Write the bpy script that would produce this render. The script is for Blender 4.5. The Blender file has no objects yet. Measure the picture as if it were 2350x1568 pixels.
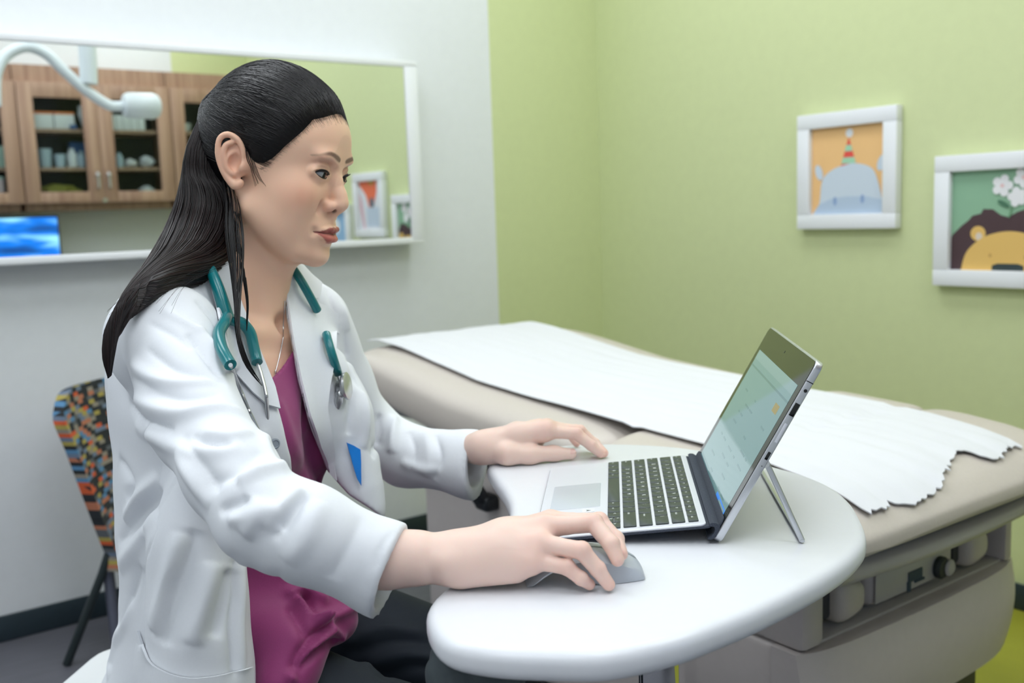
import bpy, bmesh, math, random, os
import numpy as np
from mathutils import Vector, Matrix
from mathutils.bvhtree import BVHTree
random.seed(7)
RNG = np.random.default_rng(7)
C = bpy.context.scene.collection
R = math.radians
IW, IH = 2350, 1568
# ------------------------------------------------------------------ camera geometry (metres; x right, y away, z up)
CAM_H, FOC = 1.10, 2285.0
def _cam_axes(pitch, roll):
    p, r = R(pitch), R(roll)
    F = np.array([0, math.cos(p), -math.sin(p)]); U = np.array([0, math.sin(p), math.cos(p)]); X = np.array([1., 0, 0])
    return X*math.cos(r)+U*math.sin(r), -X*math.sin(r)+U*math.cos(r), F
CX, CU, CF = _cam_axes(7.33, -2.02)
CP = np.array([0, 0, CAM_H])
def ray(x, y):
    d = CF*FOC + CX*(x-IW/2) - CU*(y-IH/2)
    return d/np.dot(d, CF)
def at_z(x, y, z):
    d = ray(x, y); return CP + d*((z-CAM_H)/d[2])
def at_y(x, y, Y):
    d = ray(x, y); return CP + d*(Y/d[1])
def project(P):
    v = np.asarray(P, float)-CP; z = v@CF
    return np.stack([IW/2+FOC*(v@CX)/z, IH/2-FOC*(v@CU)/z], -1)
# room frame: origin in the far corner on the floor, x along the mirror wall to the right, y into that wall
YAW = R(36.4)
RA = np.array([math.cos(YAW), math.sin(YAW), 0]); RN = np.array([-math.sin(YAW), math.cos(YAW), 0])
CORNER = RN*2.9082 + RA*2.5897
ROOM = Matrix.Translation(Vector(CORNER)) @ Matrix.Rotation(YAW, 4, 'Z')
def room_pt(s, p, z):
    return CORNER + RA*s + RN*p + np.array([0, 0, z])

# ------------------------------------------------------------------ materials
def lin(c):
    return tuple(((v/255)/12.92 if v/255 <= .04045 else ((v/255+.055)/1.055)**2.4) for v in c)
MATS = {}
def mat(name, col, rough=.5, metal=0., spec=.5, sss=0., emit=None, estr=0., coat=0., sheen=0., alpha=1., trans=0.):
    if name in MATS: return MATS[name]
    m = bpy.data.materials.new(name); m.use_nodes = True
    b = m.node_tree.nodes['Principled BSDF']
    b.inputs['Base Color'].default_value = (*lin(col), 1)
    b.inputs['Roughness'].default_value = rough
    b.inputs['Metallic'].default_value = metal
    b.inputs['Specular IOR Level'].default_value = spec
    if sss:
        b.inputs['Subsurface Weight'].default_value = sss
        b.inputs['Subsurface Radius'].default_value = (1, .35, .2)
        b.inputs['Subsurface Scale'].default_value = .006
    if emit:
        b.inputs['Emission Color'].default_value = (*lin(emit), 1); b.inputs['Emission Strength'].default_value = estr
    b.inputs['Coat Weight'].default_value = coat
    b.inputs['Sheen Weight'].default_value = sheen
    b.inputs['Transmission Weight'].default_value = trans
    MATS[name] = m
    return m
def nodes_of(m):
    return m.node_tree.nodes, m.node_tree.links, m.node_tree.nodes['Principled BSDF']
def add_noise(m, scale=40., amt=.08, bump=0., stretch=(1, 1, 1), coords='Object', detail=4., dist=.002):
    """mottle the base colour a little and add a fine bump"""
    n, l, b = nodes_of(m)
    tc = n.new('ShaderNodeTexCoord'); mp = n.new('ShaderNodeMapping'); mp.inputs['Scale'].default_value = stretch
    nz = n.new('ShaderNodeTexNoise'); nz.inputs['Scale'].default_value = scale; nz.inputs['Detail'].default_value = detail
    l.new(tc.outputs[coords], mp.inputs['Vector']); l.new(mp.outputs['Vector'], nz.inputs['Vector'])
    if amt:
        col = tuple(b.inputs['Base Color'].default_value)
        rp = n.new('ShaderNodeValToRGB')
        rp.color_ramp.elements[0].position = .3; rp.color_ramp.elements[1].position = .7
        rp.color_ramp.elements[0].color = tuple(max(0, c*(1-amt)) for c in col[:3])+(1,)
        rp.color_ramp.elements[1].color = tuple(min(1, c*(1+amt)) for c in col[:3])+(1,)
        l.new(nz.outputs['Fac'], rp.inputs['Fac']); l.new(rp.outputs['Color'], b.inputs['Base Color'])
    if bump:
        bp = n.new('ShaderNodeBump'); bp.inputs['Strength'].default_value = bump; bp.inputs['Distance'].default_value = dist
        l.new(nz.outputs['Fac'], bp.inputs['Height']); l.new(bp.outputs['Normal'], b.inputs['Normal'])
    return m

# ------------------------------------------------------------------ mesh helpers
def mesh_obj(name, verts, faces, m, parent=None, smooth=True, fmat=None, auto=None):
    me = bpy.data.meshes.new(name)
    me.from_pydata([tuple(v) for v in np.asarray(verts, float).tolist()], [], [tuple(f) for f in faces])
    ms = m if isinstance(m, (list, tuple)) else [m]
    for k in ms: me.materials.append(k)
    if fmat is not None: me.polygons.foreach_set('material_index', np.asarray(fmat, np.int32))
    if smooth: me.polygons.foreach_set('use_smooth', np.ones(len(me.polygons), bool))
    me.update()
    o = bpy.data.objects.new(name, me); C.objects.link(o)
    if parent is not None: o.parent = parent
    if auto is not None: sharp(o, auto)
    return o
def sharp(o, ang=35):
    me = o.data
    bm = bmesh.new(); bm.from_mesh(me)
    for e in bm.edges:
        e.smooth = not (len(e.link_faces) == 2 and e.calc_face_angle(0) > R(ang))
    bm.to_mesh(me); bm.free()
class MB:
    """collects shapes into one mesh"""
    def __init__(s): s.v = []; s.f = []; s.m = []; s.mats = []
    def mi(s, m):
        if m not in s.mats: s.mats.append(m)
        return s.mats.index(m)
    def raw(s, v, f, m):
        b = len(s.v); s.v += [tuple(map(float, p)) for p in v]; i = s.mi(m)
        for q in f: s.f.append(tuple(b+k for k in q)); s.m.append(i)
        return s
    def bmesh(s, bm, m, M=None):
        bm.verts.index_update()
        s.raw([(M @ v.co if M else v.co) for v in bm.verts], [[v.index for v in f.verts] for f in bm.faces], m); bm.free(); return s
    def box(s, c, size, m, r=0., seg=2, M=None):
        bm = bmesh.new(); bmesh.ops.create_cube(bm, size=1)
        for v in bm.verts: v.co = Vector((v.co.x*size[0], v.co.y*size[1], v.co.z*size[2]))
        if r > 0:
            bmesh.ops.bevel(bm, geom=list(bm.edges), offset=min(r, min(size)*.49), segments=seg, affect='EDGES', profile=.5)
        T = Matrix.Translation(Vector(c))
        return s.bmesh(bm, m, (M @ T) if M else T)
    def tube(s, pts, rad, m, n=10, cap=True, flat=1., up=None, closed=False):
        pts = [Vector(p) for p in pts]; k = len(pts)
        rad = [rad]*k if not hasattr(rad, '__len__') else list(rad)
        V = []; F = []; prev = None
        for i, p in enumerate(pts):
            t = (pts[(i+1) % k]-pts[(i-1) % k]) if closed else (pts[min(i+1, k-1)]-pts[max(i-1, 0)])
            t.normalize()
            if prev is None:
                a = Vector(up) if up is not None else (Vector((0, 0, 1)) if abs(t.z) < .9 else Vector((1, 0, 0)))
                u = t.cross(a).normalized()
            else:
                u = (prev - t*prev.dot(t)).normalized()
            prev = u; w = t.cross(u)
            for j in range(n):
                A = 2*math.pi*j/n
                V.append(p + (u*math.cos(A) + w*math.sin(A)*flat)*rad[i])
        for i in range(k if closed else k-1):
            for j in range(n):
                a = i*n+j; b = i*n+(j+1) % n; i2 = (i+1) % k
                F.append((a, b, i2*n+(j+1) % n, i2*n+j))
        if cap and not closed:
            F.append(tuple(range(n-1, -1, -1))); F.append(tuple((k-1)*n+j for j in range(n)))
        return s.raw(V, F, m)
    def lathe(s, prof, m, c=(0, 0, 0), n=32, M=None):
        V = []; F = []; k = len(prof)
        for r, z in prof:
            for j in range(n):
                A = 2*math.pi*j/n; p = Vector((r*math.cos(A), r*math.sin(A), z))
                V.append((M @ p if M else p)+Vector(c))
        for i in range(k-1):
            for j in range(n):
                a = i*n+j; b = i*n+(j+1) % n
                F.append((a, b, b+n, a+n))
        F.append(tuple(range(n-1, -1, -1))); F.append(tuple((k-1)*n+j for j in range(n)))
        return s.raw(V, F, m)
    def ball(s, c, r, m, n=16, M=None):
        bm = bmesh.new(); bmesh.ops.create_uvsphere(bm, u_segments=n, v_segments=max(6, n//2), radius=1)
        r = (r, r, r) if not hasattr(r, '__len__') else r
        for v in bm.verts: v.co = Vector((v.co.x*r[0], v.co.y*r[1], v.co.z*r[2]))
        if M: bmesh.ops.transform(bm, matrix=M, verts=bm.verts)
        return s.bmesh(bm, m, Matrix.Translation(Vector(c)))
    def prism(s, poly, z0, z1, m, r=0., seg=3, M=None, tri=False):
        bm = bmesh.new()
        vs = [bm.verts.new((p[0], p[1], z0)) for p in poly]
        f = bm.faces.new(vs); f.normal_update()
        if f.normal.z < 0: f.normal_flip()
        res = bmesh.ops.extrude_face_region(bm, geom=[f])
        top = [g for g in res['geom'] if isinstance(g, bmesh.types.BMVert)]
        for v in top: v.co.z = z1
        bmesh.ops.recalc_face_normals(bm, faces=bm.faces)
        if r > 0:
            ed = [e for e in bm.edges if abs(e.verts[0].co.z-e.verts[1].co.z) < 1e-9]
            bmesh.ops.bevel(bm, geom=ed, offset=r, segments=seg, affect='EDGES', profile=.5)
        if tri: bmesh.ops.triangulate(bm, faces=[f for f in bm.faces if len(f.verts) > 4])
        return s.bmesh(bm, m, M)
    def poly(s, pts, m):
        s.raw(pts, [tuple(range(len(pts)))], m); return s
    def build(s, name, parent=None, smooth=True, auto=35):
        return mesh_obj(name, s.v, s.f, s.mats, parent, smooth, s.m, auto)
def spline(pts, n=8, closed=False):
    """Catmull-Rom through pts"""
    P = np.asarray(pts, float); k = len(P); out = []
    for i in range(k if closed else k-1):
        g = (lambda j: P[j % k]) if closed else (lambda j: P[min(max(j, 0), k-1)])
        a, b, c, d = g(i-1), g(i), g(i+1), g(i+2)
        for t in np.linspace(0, 1, n, endpoint=False):
            out.append(.5*((2*b)+(c-a)*t+(2*a-5*b+4*c-d)*t*t+(3*b-a-3*c+d)*t**3))
    if not closed: out.append(P[-1])
    return np.array(out)
def thing(name, label, cat, loc=(0, 0, 0), group=None, M=None):
    o = bpy.data.objects.new(name, None); C.objects.link(o)
    o.empty_display_size = .05
    o.matrix_world = M if M is not None else Matrix.Translation(Vector(loc))
    return tag(o, label, cat, group)
def tag(o, label, cat, group=None, kind=None):
    o['label'] = label; o['category'] = cat
    if group: o['group'] = group
    if kind: o['kind'] = kind
    return o
def struct(o, M=None):
    o['kind'] = 'structure'
    if M is not None: o.matrix_world = M
    return o
def dup(root, M, label=None):
    r = root.copy(); C.objects.link(r); r.matrix_world = M
    if label: r['label'] = label
    for ch in list(root.children):
        k = ch.copy(); C.objects.link(k); k.parent = r
        for g in ch.children:
            d = g.copy(); C.objects.link(d); d.parent = k
    return r
def RT(s, p, z, rz=0.):
    """frame of a thing standing at (s, p, z) of the room frame"""
    return ROOM @ Matrix.Translation(Vector((s, p, z))) @ Matrix.Rotation(rz, 4, 'Z')
def text_mesh(body, size, align='CENTER'):
    cu = bpy.data.curves.new('t', 'FONT'); cu.body = body; cu.size = size; cu.align_x = align; cu.align_y = 'CENTER'
    cu.resolution_u = 2
    o = bpy.data.objects.new('t', cu); C.objects.link(o)
    dg = bpy.context.evaluated_depsgraph_get(); me = bpy.data.meshes.new_from_object(o.evaluated_get(dg))
    v = [x.co.copy() for x in me.vertices]; f = [list(p.vertices) for p in me.polygons]
    bpy.data.objects.remove(o); bpy.data.curves.remove(cu); bpy.data.meshes.remove(me)
    return v, f

# ------------------------------------------------------------------ signed-distance modelling for soft shapes
class Field:
    def __init__(s, lo, hi, h):
        s.lo = np.array(lo, float); s.h = h
        s.n = np.ceil((np.array(hi)-s.lo)/h).astype(int)+1
        s.D = np.full(s.n, 1., np.float32)
    def sl(s, lo, hi):
        a = np.clip(np.floor((np.array(lo)-s.lo)/s.h).astype(int), 0, s.n); b = np.clip(np.ceil((np.array(hi)-s.lo)/s.h).astype(int)+1, 0, s.n)
        if np.any(b <= a): return None
        ax = [(s.lo[i]+s.h*np.arange(a[i], b[i])).astype(np.float32) for i in range(3)]
        X, Y, Z = ax[0][:, None, None], ax[1][None, :, None], ax[2][None, None, :]
        return tuple(slice(a[i], b[i]) for i in range(3)), X, Y, Z
    def _put(s, lo, hi, fn, k, op):
        mg = k+3*s.h
        q = s.sl(np.array(lo)-mg, np.array(hi)+mg)
        if q is None: return s
        S, X, Y, Z = q; d = fn(X, Y, Z); A = s.D[S]
        s.D[S] = smin(A, d, k) if op == '+' else (-smin(-A, d, k) if op == '-' else -smin(-A, -d, k))
        return s
    def ell(s, c, r, k=.01, M=None, op='+'):
        c = np.array(c, float); r = np.array([r]*3 if not hasattr(r, '__len__') else r, float)
        ext = r if M is None else np.sqrt(((np.array(M)*r[None, :])**2).sum(1))
        def fn(X, Y, Z):
            x, y, z = X-c[0], Y-c[1], Z-c[2]
            if M is not None:
                m = np.array(M)
                x, y, z = (m[0, 0]*x+m[1, 0]*y+m[2, 0]*z), (m[0, 1]*x+m[1, 1]*y+m[2, 1]*z), (m[0, 2]*x+m[1, 2]*y+m[2, 2]*z)
            k0 = np.sqrt((x/r[0])**2+(y/r[1])**2+(z/r[2])**2); k1 = np.sqrt((x/r[0]**2)**2+(y/r[1]**2)**2+(z/r[2]**2)**2)
            return k0*(k0-1)/np.maximum(k1, 1e-9)
        return s._put(c-ext, c+ext, fn, k, op)
    def cone(s, a, b, ra, rb, k=.01, op='+', sq=None):
        a = np.array(a, float); b = np.array(b, float); ba = b-a; L = max(ba@ba, 1e-12); rm = max(ra, rb)
        if sq is not None:
            u, f = np.array(sq[0], float), sq[1]; u = u/np.linalg.norm(u)   # squash along u by factor f
        def fn(X, Y, Z):
            x, y, z = X-a[0], Y-a[1], Z-a[2]
            t = np.clip((x*ba[0]+y*ba[1]+z*ba[2])/L, 0, 1)
            x, y, z = x-t*ba[0], y-t*ba[1], z-t*ba[2]
            q = x*x+y*y+z*z
            if sq is not None:
                w = x*u[0]+y*u[1]+z*u[2]; q = q+w*w*(1/f**2-1)
            return np.sqrt(q)-(ra+(rb-ra)*t)
        return s._put(np.minimum(a, b)-rm, np.maximum(a, b)+rm, fn, k, op)
    def chain(s, pts, rad, k=.01, op='+', sq=None):
        for i in range(len(pts)-1): s.cone(pts[i], pts[i+1], rad[i], rad[i+1], k, op, sq)
        return s
    def func(s, lo, hi, fn, k=0.002, op='+'):
        return s._put(lo, hi, fn, k, op)
    def mesh(s):
        D = s.D.copy()
        for ax in range(3):
            sl = [slice(None)]*3
            for e in (0, -1):
                sl[ax] = e; D[tuple(sl)] = np.maximum(D[tuple(sl)], s.h)
        return surface_net(D, s.lo, s.h)
def smin(a, b, k):
    if k <= 0: return np.minimum(a, b)
    h = np.clip(.5+.5*(b-a)/k, 0, 1)
    return b*(1-h)+a*h-k*h*(1-h)
def surface_net(D, lo, h):
    ins = D < 0; nx, ny, nz = D.shape
    cnt = np.zeros((nx-1, ny-1, nz-1), np.uint8)
    offs = [(i, j, k) for i in (0, 1) for j in (0, 1) for k in (0, 1)]
    for i, j, k in offs: cnt += ins[i:nx-1+i, j:ny-1+j, k:nz-1+k]
    I = np.argwhere((cnt > 0) & (cnt < 8))
    idx = np.full(cnt.shape, -1, np.int64); idx[tuple(I.T)] = np.arange(len(I))
    val = {o: D[I[:, 0]+o[0], I[:, 1]+o[1], I[:, 2]+o[2]] for o in offs}
    S = np.zeros((len(I), 3)); N = np.zeros(len(I))
    for a in offs:
        for ax in range(3):
            if a[ax] == 1: continue
            b = list(a); b[ax] = 1; b = tuple(b)
            va, vb = val[a], val[b]; c = (va < 0) != (vb < 0)
            t = np.where(c, va/np.where(c, va-vb, 1), 0)
            p = np.array(a, float)[None, :].repeat(len(I), 0); p[:, ax] += t
            S += p*c[:, None]; N += c
    V = (I+S/N[:, None])*h+lo
    F = []
    for ax in range(3):
        o1, o2 = [(1, 2), (2, 0), (0, 1)][ax]
        sl0 = [slice(None)]*3; sl1 = [slice(None)]*3; sl0[ax] = slice(0, -1); sl1[ax] = slice(1, None)
        A = ins[tuple(sl0)]; B = ins[tuple(sl1)]
        E = np.argwhere(A != B); 
        E = E[(E[:, o1] > 0) & (E[:, o2] > 0) & (E[:, o1] < D.shape[o1]-1) & (E[:, o2] < D.shape[o2]-1)]
        fl = A[tuple(E.T)]
        def g(d1, d2):
            q = E.copy(); q[:, o1] -= d1; q[:, o2] -= d2; return idx[tuple(q.T)]
        q = np.stack([g(1, 1), g(0, 1), g(0, 0), g(1, 0)], 1)
        q[~fl] = q[~fl][:, ::-1]
        F.append(q)
    return V, np.concatenate(F)
def vnormals(V, F):
    F = np.asarray(F); n = np.cross(V[F[:, 2]]-V[F[:, 0]], V[F[:, 3]]-V[F[:, 1]])
    N = np.zeros_like(V)
    for k in range(4): np.add.at(N, F[:, k], n)
    return N/np.maximum(np.linalg.norm(N, axis=1, keepdims=True), 1e-12)
def relax(V, F, it=2, lam=.5):
    F = np.asarray(F); E = np.concatenate([F[:, [0, 1]], F[:, [1, 2]], F[:, [2, 3]], F[:, [3, 0]]])
    for _ in range(it):
        S = np.zeros_like(V); n = np.zeros(len(V))
        np.add.at(S, E[:, 0], V[E[:, 1]]); np.add.at(n, E[:, 0], 1); np.add.at(S, E[:, 1], V[E[:, 0]]); np.add.at(n, E[:, 1], 1)
        V = V+lam*(S/np.maximum(n, 1)[:, None]-V)
    return V
def bvh_of(V, F):
    return BVHTree.FromPolygons([tuple(v) for v in V.tolist()], [tuple(f) for f in np.asarray(F).tolist()])
def hit_px(bvh, x, y, off=0.):
    d = ray(x, y); d = d/np.linalg.norm(d)
    h = bvh.ray_cast(Vector(CP), Vector(d))
    if h[0] is None: return None
    n = h[1]
    if n.dot(Vector(d)) > 0: n = -n
    return np.array(h[0]+n*off), np.array(n)
def seg_dist(P, A, B):
    ba = B-A; t = np.clip(((P-A)@ba)/max(ba@ba, 1e-12), 0, 1)
    return np.linalg.norm(P-A-t[:, None]*ba, axis=1), t
def poly_dist(P, pts):
    d = np.full(len(P), 9.); tt = np.zeros(len(P)); n = len(pts)-1
    for i in range(n):
        q, t = seg_dist(P, pts[i], pts[i+1]); m = q < d; d[m] = q[m]; tt[m] = (i+t[m])/n
    return d, tt
def set_color(o, name, cols):
    a = o.data.color_attributes.new(name, 'FLOAT_COLOR', 'POINT')
    c = np.ones((len(cols), 4), np.float32); c[:, :3] = cols
    a.data.foreach_set('color', c.ravel())
LIGHT_E, EXPO = 4.6, 0.46
# ================================================================== ROOM
wall_white = add_noise(mat('paint_white', (232, 235, 238), .6), 30, .012)
wall_green = add_noise(mat('paint_green', (212, 221, 168), .6), 30, .015)
m_base = add_noise(mat('vinyl_baseboard', (38, 52, 60), .45), 60, .06)
m_ceil = add_noise(mat('ceiling_tile', (238, 238, 236), .85), 220, .05, .15)
m_floor = add_noise(mat('floor_grey', (98, 98, 106), .42), 9, .10, stretch=(1, 6, 1))
m_floor_y = add_noise(mat('floor_yellow_green', (158, 158, 52), .4), 6, .09)
m_white = mat('white_satin', (238, 240, 243), .35)
def wallbox(name, s0, s1, p0, p1, z0, z1, m):
    b = MB(); b.box(((s0+s1)/2, (p0+p1)/2, (z0+z1)/2), (abs(s1-s0), abs(p1-p0), z1-z0), m)
    return b
S0, P0, ZC = -4.4, -3.565, 2.72
b = wallbox('', S0, -.499, 0, .12, 0, ZC, wall_white); b.box((-.1895, .06, ZC/2), (.619, .12, ZC), wall_green)
struct(b.build('wall_back', auto=30), ROOM)
b = wallbox('', 0, .12, P0-.12, 0, 0, ZC, wall_green); struct(b.build('wall_right', auto=30), ROOM)
b = wallbox('', S0, -.484, P0-.12, P0, 0, ZC, wall_white); b.box((-.242, P0-.06, ZC/2), (.484, .12, ZC), wall_green)
struct(b.build('wall_front', auto=30), ROOM)
b = wallbox('', S0-.12, S0, P0-.12, .12, 0, ZC, wall_white); struct(b.build('wall_left', auto=30), ROOM)
b = MB(); b.box(((S0-.8)/2, P0/2, -.05), (-.8-S0, -P0, .1), m_floor); b.box((-.4, P0/2, -.05), (.8, -P0, .1), m_floor_y)
struct(b.build('floor', auto=30), ROOM)
b = MB(); b.box((S0/2, P0/2, ZC+.05), (-S0, -P0, .1), m_ceil); struct(b.build('ceiling', auto=30), ROOM)
for nm, c, sz in (('baseboard_back', (S0/2, -.006, .036), (-S0, .012, .072)), ('baseboard_right', (-.006, P0/2, .036), (.012, -P0, .072)),
                  ('baseboard_front', (S0/2, P0+.006, .036), (-S0, .012, .072)), ('baseboard_left', (S0+.006, P0/2, .036), (.012, -P0, .072))):
    b = MB(); b.box(c, sz, m_base, .004); struct(b.build(nm), ROOM)

# ------------------------------------------------------------------ ceiling lights
m_diff = mat('light_diffuser', (255, 255, 255), .6, emit=(244, 250, 255), estr=LIGHT_E)
m_trof = mat('white_enamel', (240, 240, 240), .4)
for k, (s, p, where) in enumerate([(-3.35, -2.75, 'by the cabinets, far from the green wall'), (-3.35, -.95, 'by the mirror wall, far from the green wall'),
                         (-2.0, -2.75, 'by the cabinets, in the middle of the ceiling'), (-2.0, -.95, 'by the mirror wall, in the middle of the ceiling'),
                         (-.75, -2.75, 'by the cabinets, nearest the green wall'), (-.75, -.95, 'by the mirror wall, nearest the green wall')]):
    t = thing('ceiling_light', 'recessed white ceiling light panel '+where, 'ceiling light', group='ceiling light panels', M=RT(s, p, ZC-.012))
    b = MB()
    for x, y, sx, sy in ((0, .615, .64, .03), (0, -.615, .64, .03), (.305, 0, .03, 1.2), (-.305, 0, .03, 1.2)): b.box((x, y, 0), (sx, sy, .02), m_trof, .003)
    b.build('frame', t)
    b = MB(); b.box((0, 0, .002), (.58, 1.2, .008), m_diff); b.build('diffuser', t)

# ------------------------------------------------------------------ wall mirror (boxed out from the wall)
t = thing('wall_mirror', 'wide white framed mirror on the white wall reflecting the cabinets', 'mirror', M=RT(-1.70, 0, 1.31))
mx0, mx1, mz0, mz1, fw, fb, ft = -.85, .843, -.297, .287, .047, .021, .022
m_frame = mat('white_frame', (240, 242, 245), .4)
b = MB()
b.box(((mx0+mx1)/2, -.0475, mz1-ft/2), (mx1-mx0, .095, ft), m_frame, .004)
b.box(((mx0+mx1)/2, -.0475, mz0+fb/2), (mx1-mx0, .095, fb), m_frame, .004)
for x in (mx0+fw/2, mx1-fw/2): b.box((x, -.0475, (mz0+mz1)/2), (fw, .095, mz1-mz0-.02), m_frame, .004)
b.build('frame', t)
m_mir = mat('mirror_glass', (238, 242, 240), .0, metal=1.)
b = MB(); b.box(((mx0+mx1)/2, -.08, (mz0+mz1)/2), (mx1-mx0-.02, .02, mz1-mz0-.02), m_mir); b.build('mirror_pane', t)

# ------------------------------------------------------------------ framed pictures on the green wall
def ellipse(cx, cy, rx, ry, rot=0, n=28):
    return [(cx+rx*math.cos(a)*math.cos(rot)-ry*math.sin(a)*math.sin(rot), cy+rx*math.cos(a)*math.sin(rot)+ry*math.sin(a)*math.cos(rot)) for a in np.linspace(0, 2*math.pi, n, endpoint=False)]
def flower(cx, cy, r, rot=0):
    out = []
    for a in np.linspace(0, 2*math.pi, 60, endpoint=False):
        q = r*(.62+.38*abs(math.cos(2.5*(a+rot)))**.6); out.append((cx+q*math.cos(a), cy+q*math.sin(a)))
    return out
def clip_sq(poly, L=1.0):
    for ax, sg in ((0, 1), (0, -1), (1, 1), (1, -1)):
        out = []
        for i, p in enumerate(poly):
            q = poly[(i+1) % len(poly)]; a = sg*p[ax] <= L; c = sg*q[ax] <= L
            if a: out.append(p)
            if a != c:
                t = (L*sg-p[ax])/(q[ax]-p[ax]); out.append((p[0]+t*(q[0]-p[0]), p[1]+t*(q[1]-p[1])))
        poly = out
        if not poly: return []
    return poly
def picture(label, p, z, W, Hh, art, bg):
    t = thing('framed_picture', label, 'picture', group='framed animal pictures on the green wall', M=RT(0, p, z, R(-90)))
    bw, dp = .044, .030
    b = MB()
    for x, zz, sx, sz in ((0, Hh/2-bw/2, W, bw), (0, -Hh/2+bw/2, W, bw), (W/2-bw/2, 0, bw, Hh-2*bw), (-W/2+bw/2, 0, bw, Hh-2*bw)):
        b.box((x, -dp/2-.001, zz), (sx, dp, sz), m_frame, .0025)
    b.build('frame', t)
    b = MB(); iw, ih = W/2-bw, Hh/2-bw
    b.box((0, -.008, 0), (2*iw+.01, .012, 2*ih+.01), mat('print_%d_%d_%d' % bg, bg, .55))
    for k, (poly, col) in enumerate(art):
        poly = clip_sq(poly)
        if len(poly) < 3: continue
        bm = bmesh.new(); y = -.0145-.00025*k
        f = bm.faces.new([bm.verts.new((u*iw, y, v*ih)) for u, v in poly]); f.normal_update()
        if f.normal.y > 0: f.normal_flip()
        bmesh.ops.triangulate(bm, faces=[f]); b.bmesh(bm, mat('print_%d_%d_%d' % col, col, .55))
    b.build('artwork', t, smooth=False, auto=None)
    return t
LB, DB, NB = (206, 218, 230), (184, 202, 222), (140, 165, 205)
RED, MINT = (232, 84, 72), (168, 216, 182)
head = [(-.97, -1), (-.78, -.77), (-.72, -.31), (-.62, -.11), (-.36, .05), (-.06, .12), (.16, .15), (.46, .1), (.69, -.02), (.82, -.28), (.93, -.67), (1, -.74), (1, -1)]
head = [tuple(q) for q in spline(head[:-2], 5)]+[(1, -.74), (1, -1)]
def band(v0, v1):
    w = lambda v: .215*(0.76-v)/(.76-.09)
    return [(.03-w(v0), v0), (.03+w(v0), v0), (.03+w(v1), v1), (.03-w(v1), v1)]
hippo = [(band(.09, .72), RED), (band(.15, .29), MINT), (band(.43, .57), MINT), (ellipse(.05, .84, .1, .1), (236, 238, 240)),
         (ellipse(-.79, -.02, .1, .19, .35), LB), (ellipse(.92, .13, .11, .2, -.45), LB), (head, LB),
         ([(-.97, -1), (-.78, -.77), (-.4, -.63), (0, -.6), (.5, -.61), (.93, -.7), (1, -.74), (1, -1)], DB),
         (ellipse(-.33, -.7, .05, .1), NB), (ellipse(.42, -.67, .05, .1), NB)]
picture('square white frame with a grey hippo in a striped party hat on orange', -1.112, 1.192, .338, .344, hippo, (243, 196, 134))
MN, YL = (74, 52, 56), (232, 190, 108)
mane = [(-1, -1), (-1, -.34), (-.97, -.28), (-.78, -.1), (-.63, .01), (-.55, .1), (-.37, .14), (-.32, .23), (-.12, .22), (.05, .1), (.2, .06), (.38, .16), (.62, .23), (.78, .25), (.9, .15), (1, 0), (1, -1)]
face = [tuple(q) for q in spline([(-.77, -1.0), (-.68, -.68), (-.48, -.45), (-.22, -.3), (.18, -.22), (.58, -.27), (.9, -.45), (1.08, -.7), (1.15, -1.0)], 5)]
lion = [(mane, MN), (ellipse(-.42, -.26, .16, .15), YL), (ellipse(-.4, -.32, .07, .08), (226, 212, 196)), (ellipse(.82, -.26, .16, .15), YL), (face, YL),
        ([(-.11, -1), (-.11, -.9), (0, -.86), (.42, -.86), (.54, -.9), (.54, -1)], (46, 60, 62)), (ellipse(-.15, -.7, .035, .04), (205, 160, 88)), (ellipse(.57, -.72, .035, .04), (205, 160, 88)),
        (ellipse(.1, .32, .14, .05, -.5), (74, 118, 92)), ([(.2, .05), (.24, .05), (.36, .5), (.33, .5)], (104, 150, 112)),
        (flower(.07, .68, .22), (236, 236, 238)), (flower(.5, .82, .21, .3), (236, 236, 238)), (flower(.38, .45, .2, .7), (236, 236, 238)),
        (ellipse(.07, .68, .04, .04), (236, 200, 200)), (ellipse(.5, .82, .04, .04), (236, 200, 200))]
picture('square white frame with a yellow lion in a brown mane under white flowers', -1.568, 1.038, .345, .35, lion, (142, 184, 152))
peng = [([(.94, 1), (.94, .86), (.35, .4), (0.12, -.1), (-.28, -.1), (-.62, .55), (-.62, 1)], (238, 120, 84)), (ellipse(-.15, .95, .22, .13), (196, 160, 80)),
        ([(.02, .28), (-.32, .28), (-.38, -.05), (-.2, -.12), (.06, -.05)], (110, 118, 130)), ([(.35, -.1), (-.75, -.1), (-.95, -.9), (.3, -.9)], (198, 212, 228)),
        ([(.95, .6), (.72, .2), (.5, -1), (.66, -1), (.95, -.1)], (226, 186, 196))]
picture('square white frame with a pale bird and big orange beak, seen only in the mirror', -1.985, 1.17, .33, .34, peng, (228, 230, 236))
picture('square white frame with blue and yellow shapes, farthest along the green wall', -2.385, 1.01, .34, .345,
        [([(-1, -1), (-1, -.45), (0, -.2), (1, -.5), (1, -1)], (238, 206, 120)), (ellipse(.1, .4, .4, .35), (236, 240, 245))], (156, 196, 232))

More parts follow.
